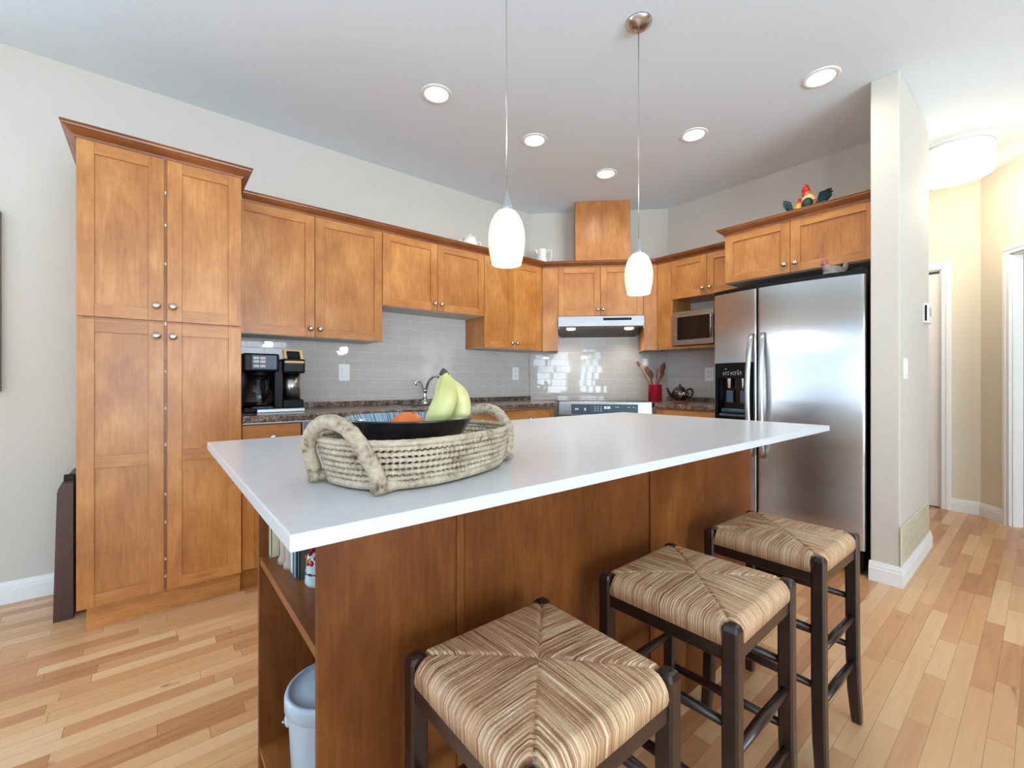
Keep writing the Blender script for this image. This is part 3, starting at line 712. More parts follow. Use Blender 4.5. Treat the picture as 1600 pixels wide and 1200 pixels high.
# tiled backsplashes
tag(obj('tile_backsplash', MB().box(0, 2.488, 0, .0068, -.005, .74), 'tile', loc=(.352, 3.2025, .905)), 'glossy greige tile backsplash on the left wall behind sink and coffee maker', 'backsplash')
bs = obj('tile_backsplash', MB().box(.004, 1.313, -.0078, -.0008, -.005, .80), 'tile', loc=(2.85, 3.21, .905)); bs.rotation_euler = (0, 0, RD)
tag(bs, 'shiny tile backsplash across the angled corner behind the range', 'backsplash')
bs = obj('tile_backsplash', MB().box(.004, .86, -.0078, -.0008, -.005, .455), 'tile', loc=(3.78, 2.28, .905)); bs.rotation_euler = (0, 0, RR)
tag(bs, 'tile backsplash on the right wall behind the teapot', 'backsplash')

# ================================================================== APPLIANCES
# range hood
p = du(.026)
hd = thing('range_hood', 'slim stainless range hood glowing beneath the angled corner cabinet', 'range hood', (p[0], p[1], 1.50), RD)
W2 = .758
def hood_shell():
    m = MB(); bm = m.bm
    prof = [(-.012, .171), (-.030, .165), (-.030, .078), (-.022, .066), (.26, .171)]
    a = [bm.verts.new((0, y, z)) for y, z in prof]; b = [bm.verts.new((W2, y, z)) for y, z in prof]
    for i in range(len(prof)-2+1):
        if i < len(prof)-2: bm.faces.new((a[i], a[i+1], b[i+1], b[i]))
    m.box(0, W2, .0, .262, .165, .171).box(0, .006, -.028, .262, .06, .168).box(W2-.006, W2, -.028, .262, .06, .168)
    return m
obj('body', hood_shell(), 'steel_x', hd)
m = MB(); bm = m.bm; pr_ = [(-.024, .070), (.05, .060), (.16, .030), (.255, .004), (.262, .03), (.262, .165)]
a = [bm.verts.new((.004, y, z)) for y, z in pr_[:3]] + [bm.verts.new((.03, pr_[3][0], pr_[3][1]))]
b = [bm.verts.new((W2-.004, y, z)) for y, z in pr_[:3]] + [bm.verts.new((W2-.03, pr_[3][0], pr_[3][1]))]
for i in range(3): bm.faces.new((a[i], b[i], b[i+1], a[i+1]))
bm.faces.new((a[3], b[3], bm.verts.new((W2-.004, .262, .1)), bm.verts.new((.004, .262, .1))))
obj('underside', m, 'steel_dark', hd)
obj('control_strip', MB().box(.40, .65, -.0325, -.028, .128, .150, bev=.004, seg=2), 'black', hd)
for x in (.115, .635):
    l = obj('hood_lamp', MB().lathe([(0, 0), (.040, 0), (.040, .006), (0, .006)], 24, sy=.8), 'lamp_warm', hd, loc=(x, .018, .054))
    l.rotation_euler = (-.13, 0, 0)
    lamp('hood_light', 'SPOT', (x, .03, .045), 5, WARM, hd, .03, 2.2, .8, rot=(.12, 0, 0))
# oven range
p = du(.026, 5.15)
rg = thing('oven_range', 'stainless slide-in oven range set across the kitchen corner', 'range', (p[0], p[1], 0), RD)
RW = .756
obj('body', MB().box(0, RW, .03, .635, .02, .905), 'steel_dark', rg)
obj('cooktop', MB().box(-.004, RW+.004, .04, .636, .905, .919, bev=.003), 'black_gloss', rg)
cp = obj('control_panel', MB().box(0, RW, -.004, .04, .80, .915, bev=.008, seg=3), 'steel_x', rg)
tpm = MB().box(.105, RW-.115, -.0075, -.003, .812, .893, bev=.002)
obj('panel_joint', MB().box(.243, .245, -.0082, -.006, .814, .891), 'black', cp)
mb = tpm; random.seed(3)
for x in (.135, .15, .195, .21): mb.box(x, x+.012, -.0082, -.006, .85+random.uniform(-.01, .01), .856+random.uniform(-.004, .01), 1)
for r_ in range(3):
    for c_ in range(3): mb.box(.29+c_*.024, .302+c_*.024, -.0082, -.006, .838+r_*.016, .842+r_*.016, 1)
for x, wd in ((.455, .035), (.56, .014), (.60, .012), (.455, .02)): mb.box(x, x+wd, -.0082, -.006, .868, .873, 1)
obj('touch_panel', mb, ['slate', 'icon'], cp)
def text_mesh(body, size, depth=.0005):
    cu = bpy.data.curves.new('t', 'FONT'); cu.body = body; cu.size = size; cu.extrude = depth; cu.align_x = 'CENTER'
    o = bpy.data.objects.new('t', cu); COL.objects.link(o)
    dg = bpy.context.evaluated_depsgraph_get(); me = bpy.data.meshes.new_from_object(o.evaluated_get(dg))
    bpy.data.objects.remove(o); bpy.data.curves.remove(cu)
    b = MB(); b.bm.from_mesh(me); bpy.data.meshes.remove(me); return b
tx = text_mesh('8:20', .028); tx.bm.transform(Matrix.Translation((.395, -.0085, .857)) @ Matrix.Rotation(PI/2, 4, 'X'))
obj('clock_digits', tx, 'display', cp)
od = obj('oven_door', MB().box(.002, RW-.002, -.002, .03, .22, .795, bev=.004), 'steel_x', rg)
obj('window', MB().box(.12, RW-.12, -.006, .0, .32, .66, bev=.003), 'black_gloss', od)
obj('handle', MB().tube([(.06, -.002, .745), (.06, -.05, .745), (RW-.06, -.05, .745), (RW-.06, -.002, .745)], .011, 12), 'nickel', od)
obj('storage_drawer', MB().box(.002, RW-.002, -.002, .03, .06, .215, bev=.004), 'steel_x', rg)
# refrigerator
fr = thing('refrigerator', 'tall stainless side-by-side refrigerator with an ice dispenser', 'refrigerator', (3.07, 1.05, 0))
FY0, FY1, FS = .632, 1.476, 1.174
def bowx(y):   # bowed door front
    tt = (y-(FY0+FY1)/2)/((FY1-FY0)/2); return 2.985+.055*tt*tt
obj('cabinet_body', MB().box(3.075, 3.76, FY0+.012, FY1-.006, .03, 1.70), 'black', fr, world=True)
def fridge_door(ya, yb, za, zb, hole=None):
    m = MB(); bm = m.bm; n = 26
    ys = [ya+(yb-ya)*i/n for i in range(n+1)]
    if hole: ys = sorted(set(ys + [hole[0], hole[1]]))
    zs = [za, zb] if not hole else [za, hole[2], hole[3], zb]
    rr = .012
    def fx(y):
        e = min(y-ya, yb-y); k = 0 if e >= rr else rr-math.sqrt(max(0, rr*rr-(rr-e)**2)); return bowx(y)+k
    ex = [ya+rr*(1-math.cos(a*PI/2/5)) for a in range(6)] + [yb-rr*(1-math.cos(a*PI/2/5)) for a in range(6)]
    ys = sorted(set(round(v, 5) for v in ys+ex))
    V = {(i, j): bm.verts.new((fx(y), y, z)) for i, y in enumerate(ys) for j, z in enumerate(zs)}
    for i in range(len(ys)-1):
        for j in range(len(zs)-1):
            if hole and hole[0]-1e-4 <= ys[i] and ys[i+1] <= hole[1]+1e-4 and j == 1: continue
            f = bm.faces.new((V[i, j], V[i+1, j], V[i+1, j+1], V[i, j+1])); f.smooth = True
    B = {}
    V = {k_: bm.verts.new(v_.co) for k_, v_ in V.items()}      # caps on their own vertices, so the front keeps its level normals
    for i, y in enumerate(ys):
        for j in (0, len(zs)-1): B[i, j] = bm.verts.new((3.07, y, zs[j]))
    top = len(zs)-1
    for i in range(len(ys)-1):
        bm.faces.new((V[i, 0], V[i+1, 0], B[i+1, 0], B[i, 0])); bm.faces.new((V[i, top], V[i+1, top], B[i+1, top], B[i, top]))
    for i in (0, len(ys)-1):
        bm.faces.new([V[i, j] for j in range(len(zs))] + [B[i, top], B[i, 0]])
    return m
HO = (1.225, 1.435, .845, 1.10)
dl = obj('freezer_door', fridge_door(FS+.004, FY1, .14, 1.676, HO), 'steel', fr, world=True)
drr = obj('fridge_door', fridge_door(FY0, FS-.004, .14, 1.676), 'steel', fr, world=True)
def cap_strip(za, zb, off=.0):
    m = MB(); n = 30; poly = [(bowx(FY0+(FY1-FY0)*i/n)+off, FY0+(FY1-FY0)*i/n) for i in range(n+1)] + [(3.10, FY1), (3.10, FY0)]
    return m.prism(poly, za, zb)
obj('top_trim', cap_strip(1.677, 1.702, .004), 'black', fr, world=True)
obj('base_grille', MB().box(3.055, 3.10, FY0+.01, FY1-.01, .02, .135, bev=.003).box(3.045, 3.06, FY0+.03, FY1-.03, .045, .055).box(3.045, 3.06, FY0+.03, FY1-.03, .08, .09), 'black', fr, world=True)
obj('hinge_cover', MB().box(3.06, 3.16, FY0+.01, FY0+.07, 1.702, 1.722, bev=.004), 'black', fr, world=True)
for door, y, sg in ((dl, FS+.030, 1), (drr, FS-.040, -1)):
    bx = bowx(y); n = 18; P = []
    for i in range(n+1):
        q = i/n; P.append((bx-.004-.058*math.sin(PI*q)**.55, y+sg*.006*math.sin(PI*q), .60+.785*q))
    obj('handle', MB().tube(P, .0125, 12, sq=1.25), 'alu', door, world=True)
# dispenser on the freezer door
y_a, y_b, z_a, z_b = 1.192, 1.462, .80, 1.205
m = MB(); bm = m.bm; n = 16
def strip(ya, yb, za, zb, off):
    ys = [ya+(yb-ya)*i/n for i in range(n+1)]
    a = [bm.verts.new((bowx(y)-off, y, za)) for y in ys]; b = [bm.verts.new((bowx(y)-off, y, zb)) for y in ys]
    c = [bm.verts.new((bowx(y)+.003, y, za)) for y in ys]; d_ = [bm.verts.new((bowx(y)+.003, y, zb)) for y in ys]
    for i in range(n):
        bm.faces.new((a[i], a[i+1], b[i+1], b[i])); bm.faces.new((a[i], a[i+1], c[i+1], c[i])); bm.faces.new((b[i], b[i+1], d_[i+1], d_[i]))
    for i in (0, n): bm.faces.new((a[i], b[i], d_[i], c[i]))
strip(y_a, y_b, HO[3], z_b, .008); strip(y_a, y_b, z_a, HO[2], .008); strip(HO[1], y_b, HO[2], HO[3], .008); strip(y_a, HO[0], HO[2], HO[3], .008)
ds = obj('dispenser', m, 'black', dl, world=True)
m = MB(); xb = 3.066
m.box(xb-.002, xb, HO[0], HO[1], HO[2], HO[3]).box(2.99, xb, HO[0]-.002, HO[0], HO[2], HO[3]).box(3.01, xb, HO[1], HO[1]+.002, HO[2], HO[3]).box(2.99, xb, HO[0], HO[1], HO[3], HO[3]+.002).box(2.985, xb, HO[0], HO[1], HO[2]-.002, HO[2])
obj('recess', m, 'black_gloss', dl, world=True)
for ya in (1.345, 1.255): obj('paddle', MB().box(3.035, 3.055, ya, ya+.045, .935, 1.02, bev=.006, seg=2), 'slate', dl, world=True)
for ya, r_ in ((1.367, .018), (1.277, .014)): obj('nozzle', MB().cyl((3.035, ya, 1.035), r_*.7, .066, r2=r_), 'chrome', dl, world=True)
obj('drip_tray', MB().box(2.992, 3.062, 1.235, 1.42, .846, .862, bev=.004).tube([(3.0, 1.40, .885), (2.998, 1.25, .885)], .014, 12), 'slate', dl, world=True)
mb = MB()
def mk(y, z, wy, hz): mb.box(bowx(y)-.0098, bowx(y)-.006, y-wy, y, z, z+hz)
mk(1.385, 1.162, .055, .005)
for i, yy in enumerate((1.40, 1.383, 1.366, 1.345, 1.33, 1.315, 1.297, 1.28)):
    mk(yy, 1.128+(.004 if i % 2 else 0), .011, .003); mk(yy, 1.138+(.003 if i % 3 else -.002), .009, .004)
    mk(yy-.002, 1.122, .004, .003)
mk(1.30, 1.15, .03, .003)
obj('panel_marks', mb, 'icon', dl, world=True)
# microwave in the niche
mw = thing('microwave_oven', 'small stainless microwave oven in the open cabinet niche', 'microwave', (3.455, 2.035, UP0+.02), RR)
obj('body', MB().box(0, .49, .01, .32, .006, .292, bev=.004), 'steel_dark', mw)
md = obj('door', MB().box(.0, .36, -.008, .012, .006, .292, bev=.003), 'steel_x', mw)
obj('window', MB().box(.045, .33, -.011, -.006, .052, .245, bev=.003), 'black_gloss', md)
obj('handle', MB().tube([(.345, -.008, .06), (.345, -.03, .07), (.345, -.03, .235), (.345, -.008, .245)], .007, 10), 'nickel', md)
obj('control_panel', MB().box(.363, .49, -.008, .012, .006, .292, bev=.003), 'black', mw)
obj('name_plate', MB().box(.15, .205, -.0095, -.007, .022, .030), 'stone', md)
obj('foot', MB().box(.02, .06, .03, .07, 0, .007).box(.43, .47, .03, .07, 0, .007).box(.02, .06, .26, .30, 0, .007).box(.43, .47, .26, .30, 0, .007), 'black', mw)
# coffee maker
cm = thing('coffee_maker', 'black two-in-one coffee maker with glass carafe beside the pantry', 'coffee maker', (.385, 2.80, .9035))
obj('base', MB().box(0, .315, .02, .25, 0, .028, bev=.006, seg=2), 'black', cm)
obj('base_plate', MB().box(.062, .312, -.008, .03, .0, .02, bev=.003), 'alu', cm)
obj('rear_column', MB().box(.0, .315, .16, .26, .02, .30, bev=.01, seg=2).box(.155, .205, .03, .2, .02, .30, bev=.006), 'black', cm)
hdm = obj('brew_head', MB().box(-.002, .18, .005, .26, .23, .335, bev=.012, seg=3).lathe([(0, .20), (.05, .20), (.065, .235), (0, .235)], 24, mtx=Matrix.Translation((.085, .09, 0))), 'black', cm)
ct = obj('control_panel', MB().box(.035, .165, -.002, .008, .242, .326, bev=.004), 'slate', hdm)
mb = MB()
for i, z in enumerate((.303, .283, .258)):
    for x in (.047, .079): mb.box(x, x+.027, -.0045, .0, z-.002, z+.011, bev=.002)
obj('button', mb, 'white_plastic', ct)
mb = MB()
for i, z in enumerate((.303, .283, .258)):
    for x in (.047, .079):
        for q in range(4): mb.box(x+.004+q*.005, x+.0075+q*.005, -.0052, -.003, z+.003, z+.006)
obj('button_print', mb, 'black', ct)
ca = obj('carafe', MB().lathe([(.058, .03), (.068, .04), (.072, .08), (.066, .13), (.05, .17), (.048, .19)], 32, mtx=Matrix.Translation((.085, .09, 0))), 'glass', cm)
obj('coffee', MB().lathe([(0, .034), (.056, .034), (.065, .042), (.068, .06), (0, .06)], 28, mtx=Matrix.Translation((.085, .09, 0))), 'brown_glaze', ca)
obj('carafe_lid', MB().lathe([(0, .188), (.052, .188), (.05, .2), (0, .203)], 28, mtx=Matrix.Translation((.085, .09, 0))), 'black', ca)
obj('carafe_handle', MB().tube([(.10, .03, .185), (.105, -.005, .18), (.108, -.018, .14), (.104, -.014, .09), (.098, .022, .07)], .009, 10, sq=1.4), 'black', ca)
obj('warmer_plate', MB().box(.04, .145, -.006, .15, .02, .034, bev=.006, seg=2), 'slate', cm)
obj('pod_stand', MB().box(.2, .312, .015, .25, .02, .07, bev=.008, seg=2), 'black', cm)
pod = obj('pod_head', MB().box(.196, .316, -.005, .26, .225, .31, bev=.012, seg=3), 'black', cm)
obj('pod_lid', MB().box(-.055, .055, -.05, .05, 0, .016, bev=.008, seg=2, mtx=Matrix.Translation((.256, .03, .318)) @ Matrix.Rotation(.95, 4, 'X')), 'champagne', pod)
obj('lid_window', MB().box(-.036, .036, -.022, .034, .012, .021, bev=.003, mtx=Matrix.Translation((.256, .03, .318)) @ Matrix.Rotation(.95, 4, 'X')), 'black_gloss', pod)
obj('water_tank', MB().lathe([(0, .07), (.052, .07), (.052, .226), (0, .226)], 32, mtx=Matrix.Translation((.256, .085, 0))), 'steel_x', pod)
obj('power_cord', MB().tube([(.30, .24, .08), (.33, .25, .085), (.345, .27, .06), (.335, .30, .03), (.31, .36, .045)], .0035, 8), 'black', cm)

# ================================================================== ISLAND
IX0, IX1, IY0, IY1 = .114, 1.972, .517, 1.455
tag(obj('island_countertop', MB().box(IX0, IX1, IY0, IY1, .894, .914, bev=.002, seg=2), 'quartz', loc=(IX0, IY0, .894), world=True), 'large white quartz countertop overhanging the wooden kitchen island', 'countertop')
BX0, BX1, BY0, BY1 = .216, 1.93, .782, 1.333
isl = thing('kitchen_island', 'maple kitchen island base with open end shelves under the white countertop', 'kitchen island', (BX0, BY0, 0))
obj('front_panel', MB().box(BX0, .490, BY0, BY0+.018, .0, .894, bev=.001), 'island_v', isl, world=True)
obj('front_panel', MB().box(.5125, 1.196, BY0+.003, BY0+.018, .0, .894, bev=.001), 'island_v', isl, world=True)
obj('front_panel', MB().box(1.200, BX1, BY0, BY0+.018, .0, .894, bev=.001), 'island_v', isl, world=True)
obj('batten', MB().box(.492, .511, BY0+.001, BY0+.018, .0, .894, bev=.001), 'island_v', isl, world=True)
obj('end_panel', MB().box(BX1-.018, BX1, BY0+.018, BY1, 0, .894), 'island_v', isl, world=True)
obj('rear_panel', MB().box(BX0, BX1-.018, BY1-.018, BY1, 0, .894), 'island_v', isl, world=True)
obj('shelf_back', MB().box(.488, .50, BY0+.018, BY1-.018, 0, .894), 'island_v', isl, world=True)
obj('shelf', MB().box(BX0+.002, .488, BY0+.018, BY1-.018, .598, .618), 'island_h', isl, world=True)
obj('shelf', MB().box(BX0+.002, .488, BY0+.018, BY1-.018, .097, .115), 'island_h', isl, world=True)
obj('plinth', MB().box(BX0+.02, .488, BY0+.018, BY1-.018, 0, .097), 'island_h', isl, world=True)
kb = obj('hook_knob', MB().lathe([(0, 0), (.006, 0), (.006, .014), (.011, .02), (.011, .027), (0, .03)], 16, mtx=Matrix.Translation((BX1, BY0+.05, .872)) @ Matrix.Rotation(PI/2, 4, 'Y')), 'spoon', isl, world=True)

# ------------------------------------------------------------------ stools
ST = .338; SH = .600
def seat_mb():
    m = MB(); bm = m.bm; n = 200; hw = ST/2-.004
    V = {}
    def cord(c): return abs(math.sin(c*PI*58/hw/2))
    for i in range(-n//2, n//2+1):
        for j in range(-n//2, n//2+1):
            u, v = 2*i/n, 2*j/n; mx = max(abs(u), abs(v)); mn = min(abs(u), abs(v))
            c = v if abs(u) >= abs(v) else u
            edge = max(0, mx-.86)/.14
            z = .009*(1-mx**2) - .016*edge**2.5 + .0016*cord(c*hw) - .006*math.exp(-((mx-mn)/.03)**2)*(mx**.5) - .004*math.exp(-(mx/.05)**2)
            pull = 1-.0*edge
            kx = hw*u; ky = hw*v
            # corners are notched round the leg tops
            if mn > .795: z -= .020*min(1, (mn-.795)/.03)
            V[i, j] = bm.verts.new((kx, ky, z+.012+.0006*random.uniform(-1, 1)))
    for i in range(-n//2, n//2):
        for j in range(-n//2, n//2):
            f = bm.faces.new((V[i, j], V[i+1, j], V[i+1, j+1], V[i, j+1])); f.smooth = True
    # skirt wrapped under the rail
    ring = [(i, -n//2) for i in range(-n//2, n//2)] + [(n//2, j) for j in range(-n//2, n//2)] + [(i, n//2) for i in range(n//2, -n//2, -1)] + [(-n//2, j) for j in range(n//2, -n//2, -1)]
    lo = []
    for (i, j) in ring:
        vv = V[i, j].co; lo.append(bm.verts.new((vv.x*.985, vv.y*.985, -.034)))
    for k in range(len(ring)):
        k2 = (k+1) % len(ring)
        f = bm.faces.new((V[ring[k]], V[ring[k2]], lo[k2], lo[k])); f.smooth = True
    bm.faces.new(lo[::-1])
    return m
def leg_mb(sx, sy):
    m = MB(); bm = m.bm; a = .0165; h = ST/2-a
    levels = [(0, .020, .013), (.03, .017, .0145), (.10, .008, .016), (.22, .002, a), (.45, 0, a), (SH-.012, 0, a), (SH-.003, 0, a-.004), (SH, 0, a-.009)]
    rings = []
    for z, off, r in levels:
        cx, cy = sx*(h+off*.5), sy*(h+off*.5); ch = r*.28
        pts = [(-r+ch, -r), (r-ch, -r), (r, -r+ch), (r, r-ch), (r-ch, r), (-r+ch, r), (-r, r-ch), (-r, -r+ch)]
        rings.append([bm.verts.new((cx+x, cy+y, z)) for x, y in pts])
    for p_, q_ in zip(rings, rings[1:]):
        for k in range(8): bm.faces.new((p_[k], p_[(k+1) % 8], q_[(k+1) % 8], q_[k]))
    bm.faces.new(rings[0][::-1]); bm.faces.new(rings[-1])
    return m
def make_stool(label):
    t = thing('bar_stool', label, 'stool')
    obj('seat', seat_mb(), 'rush', t, loc=(0, 0, SH-.014))
    hh = ST/2-.0165
    for sx in (-1, 1):
        for sy in (-1, 1): obj('leg', leg_mb(sx, sy), 'espresso', t)
    for s in (-1, 1):
        obj('seat_rail', MB().box(-hh, hh, s*hh-.010, s*hh+.010, SH-.078, SH-.046, bev=.003), 'espresso_x', t)
        r = obj('seat_rail', MB().box(-hh, hh, s*hh-.010, s*hh+.010, SH-.078, SH-.046, bev=.003), 'espresso_x', t); r.rotation_euler = (0, 0, PI/2)
        for z in (.335, .19): obj('rung', MB().tube([(-hh, s*hh, z), (0, s*hh, z), (hh, s*hh, z)], [.009, .0125, .009], 10), 'espresso_x', t)
        for z in (.395, .24):
            r = obj('rung', MB().tube([(-hh, s*hh, z), (0, s*hh, z), (hh, s*hh, z)], [.009, .0125, .009], 10), 'espresso_x', t); r.rotation_euler = (0, 0, PI/2)
    return t
s1 = make_stool('dark wooden rush-seat bar stool nearest the camera, at the shelf end of the island')
s1.location = (.512, .553, 0); s1.rotation_euler = (0, 0, .0)
s2 = copy_tree(s1); s2['label'] = 'dark wooden rush-seat bar stool in the middle of the three'; s2.location = (1.038, .550, 0); s2.rotation_euler = (0, 0, .02)
s3 = copy_tree(s1); s3['label'] = 'dark wooden rush-seat bar stool closest to the refrigerator'; s3.location = (1.568, .545, 0); s3.rotation_euler = (0, 0, -.015)
for s_ in (s1, s2, s3): s_['group'] = 'bar stools along the island'

# ------------------------------------------------------------------ basket with bowl and fruit
BKC = Vector((.392, .742)); BKA = math.radians(18)
bk = thing('woven_basket', 'oval woven palm-leaf basket with two handles on the white island', 'basket', (BKC.x, BKC.y, .914), BKA)
def oval(a, b, th, pw=2.5):
    c, s = math.cos(th), math.sin(th)
    return a*math.copysign(abs(c)**(2/pw), c), b*math.copysign(abs(s)**(2/pw), s)
mb = MB(); rows = 7; cyc = 104; ns = cyc*10; random.seed(5)
for k in range(rows):
    q = k/(rows-1); a = .170+.017*q; b = .116+.012*q; z = .0105+k*.0094
    ph = random.uniform(0, 6); P = []
    # even arc spacing on the oval
    raw = [oval(a, b, 2*PI*i/3000) for i in range(3000)]
    acc = [0]
    for i in range(3000):
        x0_, y0_ = raw[i]; x1_, y1_ = raw[(i+1) % 3000]; acc.append(acc[-1]+math.hypot(x1_-x0_, y1_-y0_))
    tot = acc[-1]; i = 0
    for s_ in range(ns):
        d_ = tot*s_/ns
        while acc[i+1] < d_: i += 1
        x, y = raw[i]
        wob = .0012*noise.noise(Vector((s_*.05, k*3.1, 0)))
        l_ = math.hypot(x, y); P.append((x*(1+wob/l_), y*(1+wob/l_), z+.0012*noise.noise(Vector((s_*.02, k*5.7, 4)))))
    def rad(i_, k=k, ph=ph):
        f = (i_/10.0+ph) % 1.0
        st = 1.0 if f < .42 else 0.0
        return (.0034+.0017*st+.0004*noise.noise(Vector((i_*.3, k*2.0, 9))), .0046+.0006*st)
    mb.tube(P, rad, 8, closed=True, up=(0, 0, 1))
obj('coiled_wall', mb, 'palm', bk)
mb = MB(); P = []
for i in range(160):
    x, y = oval(.188, .129, 2*PI*i/160); P.append((x, y, .0745))
mb.tube(P, lambda i_: (.0052*(1+.12*(i_ % 4 == 0)), .0056*(1+.12*(i_ % 4 == 0))), 10, closed=True, up=(0, 0, 1))
obj('rim', mb, 'palm', bk)
mb = MB()
for k in range(9):
    f = 1-k/9
    P = [(*oval(.168*f, .114*f, 2*PI*i/80), .0095) for i in range(80)]
    if f > .05: mb.tube(P, .0078, 8, closed=True, up=(0, 0, 1))
obj('coiled_base', mb, 'palm', bk)
def handle(sx):
    P = []; n = 40
    for i in range(n+1):
        th = PI*i/n; y = -.078*math.cos(th); z = .0115+.094*math.sin(th)**.8
        x = sx*(.184+.014*math.sin(th)-.002)
        x -= sx*.012*(math.exp(-(th/.3)**2)+math.exp(-((PI-th)/.3)**2))
        P.append((x, y, z))
    R_ = [.0112*(1+.03*math.sin(i*1.7)+.045*(i % 3 == 0)) for i in range(n+1)]
    m = MB().tube(P, R_, 12)
    # feet tucked under the basket
    for s in (-1, 1): m.tube([(sx*.178, s*.078, .0115), (sx*.125, s*.076, .0095), (sx*.06, s*.074, .008)], [.0112, .0085, .004], 10)
    return m
obj('handle', handle(-1), 'palm', bk); obj('handle', handle(1), 'palm', bk)
# bowl
bw = thing('fruit_bowl', 'wide dark glazed bowl with a blue inside, sitting in the basket', 'bowl', (.371, .756, .9315))
obj('outer_shell', MB().lathe([(0, .0), (.05, .0), (.055, .004), (.06, .010), (.074, .022), (.075, .024), (.086, .034), (.087, .036), (.098, .050), (.108, .066), (.117, .080), (.1185, .0825), (.116, .0835)], 64), 'bowl_out', bw)
obj('inner_glaze', MB().lathe([(0, .008), (.04, .009), (.07, .024), (.095, .052), (.1155, .0835), (.116, .0835)], 64), 'bowl_in', bw)
# fruit
og = thing('orange', 'round orange lying in the dark bowl below the bananas', 'fruit', (.376, .772, .988))
tag(og, og['label'], 'fruit')
obj('peel', MB().ball((0, 0, 0), .036, sz=.94, n=28), 'orange_skin', og)
obj('navel', MB().lathe([(0, 0), (.004, 0), (.003, .0015), (0, .002)], 10, mtx=Matrix.Translation((.006, -.010, .0325))), 'rust_paint', og)
bn = thing('banana_bunch', 'small bunch of greenish-yellow bananas standing in the dark bowl', 'bananas', (.43, .745, .97))
RV = Vector((.7734, -.6339, 0)); FV = Vector((.6339, .7734, 0))
def at(px, py, d):
    s = (px-800)/684.0; return FV*d + RV*(s*d) + Vector((0, 0, 1.08-(py-596)/684.0*d))
def banana(pts, rr):
    # pts coarse control points -> catmull
    Q = []
    for i in range(len(pts)-1):
        p0, p1, p2, p3 = pts[max(i-1, 0)], pts[i], pts[i+1], pts[min(i+2, len(pts)-1)]
        for k in range(8):
            t_ = k/8; Q.append(.5*((2*p1)+(p2-p0)*t_+(2*p0-5*p1+4*p2-p3)*t_*t_+(3*p1-p0-3*p2+p3)*t_**3))
    Q.append(pts[-1]); n = len(Q)
    R_ = []
    for i in range(n):
        q = i/(n-1)
        tq = min(1, max(0, (q-.05)/.45)); r = rr*(.32+.68*tq*tq*(3-2*tq)) if q < .5 else rr*(1 if q < .72 else max(.22, 1-((q-.72)/.28)**2*.8))
        R_.append(r)
    return MB().tube(Q, R_, 10, smooth=True)
tip = at(694, 582, .838)
A = [at(695, 584, .838), at(697, 600, .832), at(696, 622, .822), at(686, 645, .815), at(668, 668, .815)]
B = [at(697, 585, .840), at(703, 600, .848), at(717, 622, .856), at(719, 645, .856), at(708, 672, .850)]
Cc = [at(693, 585, .842), at(690, 600, .853), at(692, 625, .865), at(690, 648, .870), at(682, 668, .872)]
for ps, r_ in ((A, .0225), (B, .0205), (Cc, .017)): obj('banana', banana(ps, r_), 'banana', bn, world=True)
obj('stem', MB().tube([at(689, 580, .836), at(694, 583, .838), at(698, 588, .839)], [.0075, .008, .0065], 10), 'banana_tip', bn, world=True)

# ------------------------------------------------------------------ things on the island shelves
def book(label, x, y0, y1, h, depth, m, z=.618, tilt=0):
    t = thing('book', label, 'book', (x, y0, z), 0, 'books on the island shelf')
    w_ = y1-y0
    obj('cover', MB().box(0, .004, 0, w_, 0, h, bev=.001).box(.0, depth, 0, .0025, 0, h).box(0, depth, w_-.0025, w_, 0, h), m, t)
    obj('pages', MB().box(.003, depth-.004, .0022, w_-.0022, .003, h-.003), 'page', t)
    t.rotation_euler = (tilt, 0, 0)
    return t
bkx = .258
b_ = book('cream book with dark lettering on its spine, at the far end of the shelf', bkx-.02, 1.288, 1.312, .235, .16, BOOKS['cream'])
mb = MB()
for i in range(6): mb.box(-.0012, .0005, .007, .018, .11+i*.015, .120+i*.015)
obj('spine_lettering', mb, 'black', b_)
book('thick taupe book on the island shelf beside the cream one', bkx, 1.256, 1.286, .225, .17, BOOKS['taupe'])
tag(obj('bookend', MB().lathe([(0, 0), (.022, 0), (.022, .012), (.016, .02), (.019, .075), (.022, .11), (.014, .118), (0, .118)], 20), 'stone', loc=(bkx+.008, 1.232, .618)), 'grey stone bookend standing next to the taupe book', 'bookend', 'stone bookends')
tag(obj('bookend', MB().lathe([(0, 0), (.022, 0), (.023, .01), (.017, .018), (.019, .10), (.022, .135), (.012, .142), (0, .142)], 20), 'stone', loc=(bkx+.012, 1.188, .618)), 'pale stone bookend standing next to the white book', 'bookend', 'stone bookends')
book('white book on the island shelf, left of the navy one', bkx, 1.143, 1.163, .21, .16, BOOKS['white'])
book('navy blue book between two pale books on the island shelf', bkx, 1.130, 1.142, .20, .15, BOOKS['navy'])
book('thin pale grey book on the island shelf', bkx, 1.119, 1.129, .205, .15, BOOKS['pale'])
book('bright blue book on the island shelf behind the ceramic rooster', bkx, 1.1095, 1.1185, .21, .16, BOOKS['blue'])
book('dark green book on the island shelf behind the ceramic rooster', bkx+.003, 1.097, 1.1085, .22, .16, BOOKS['green'])
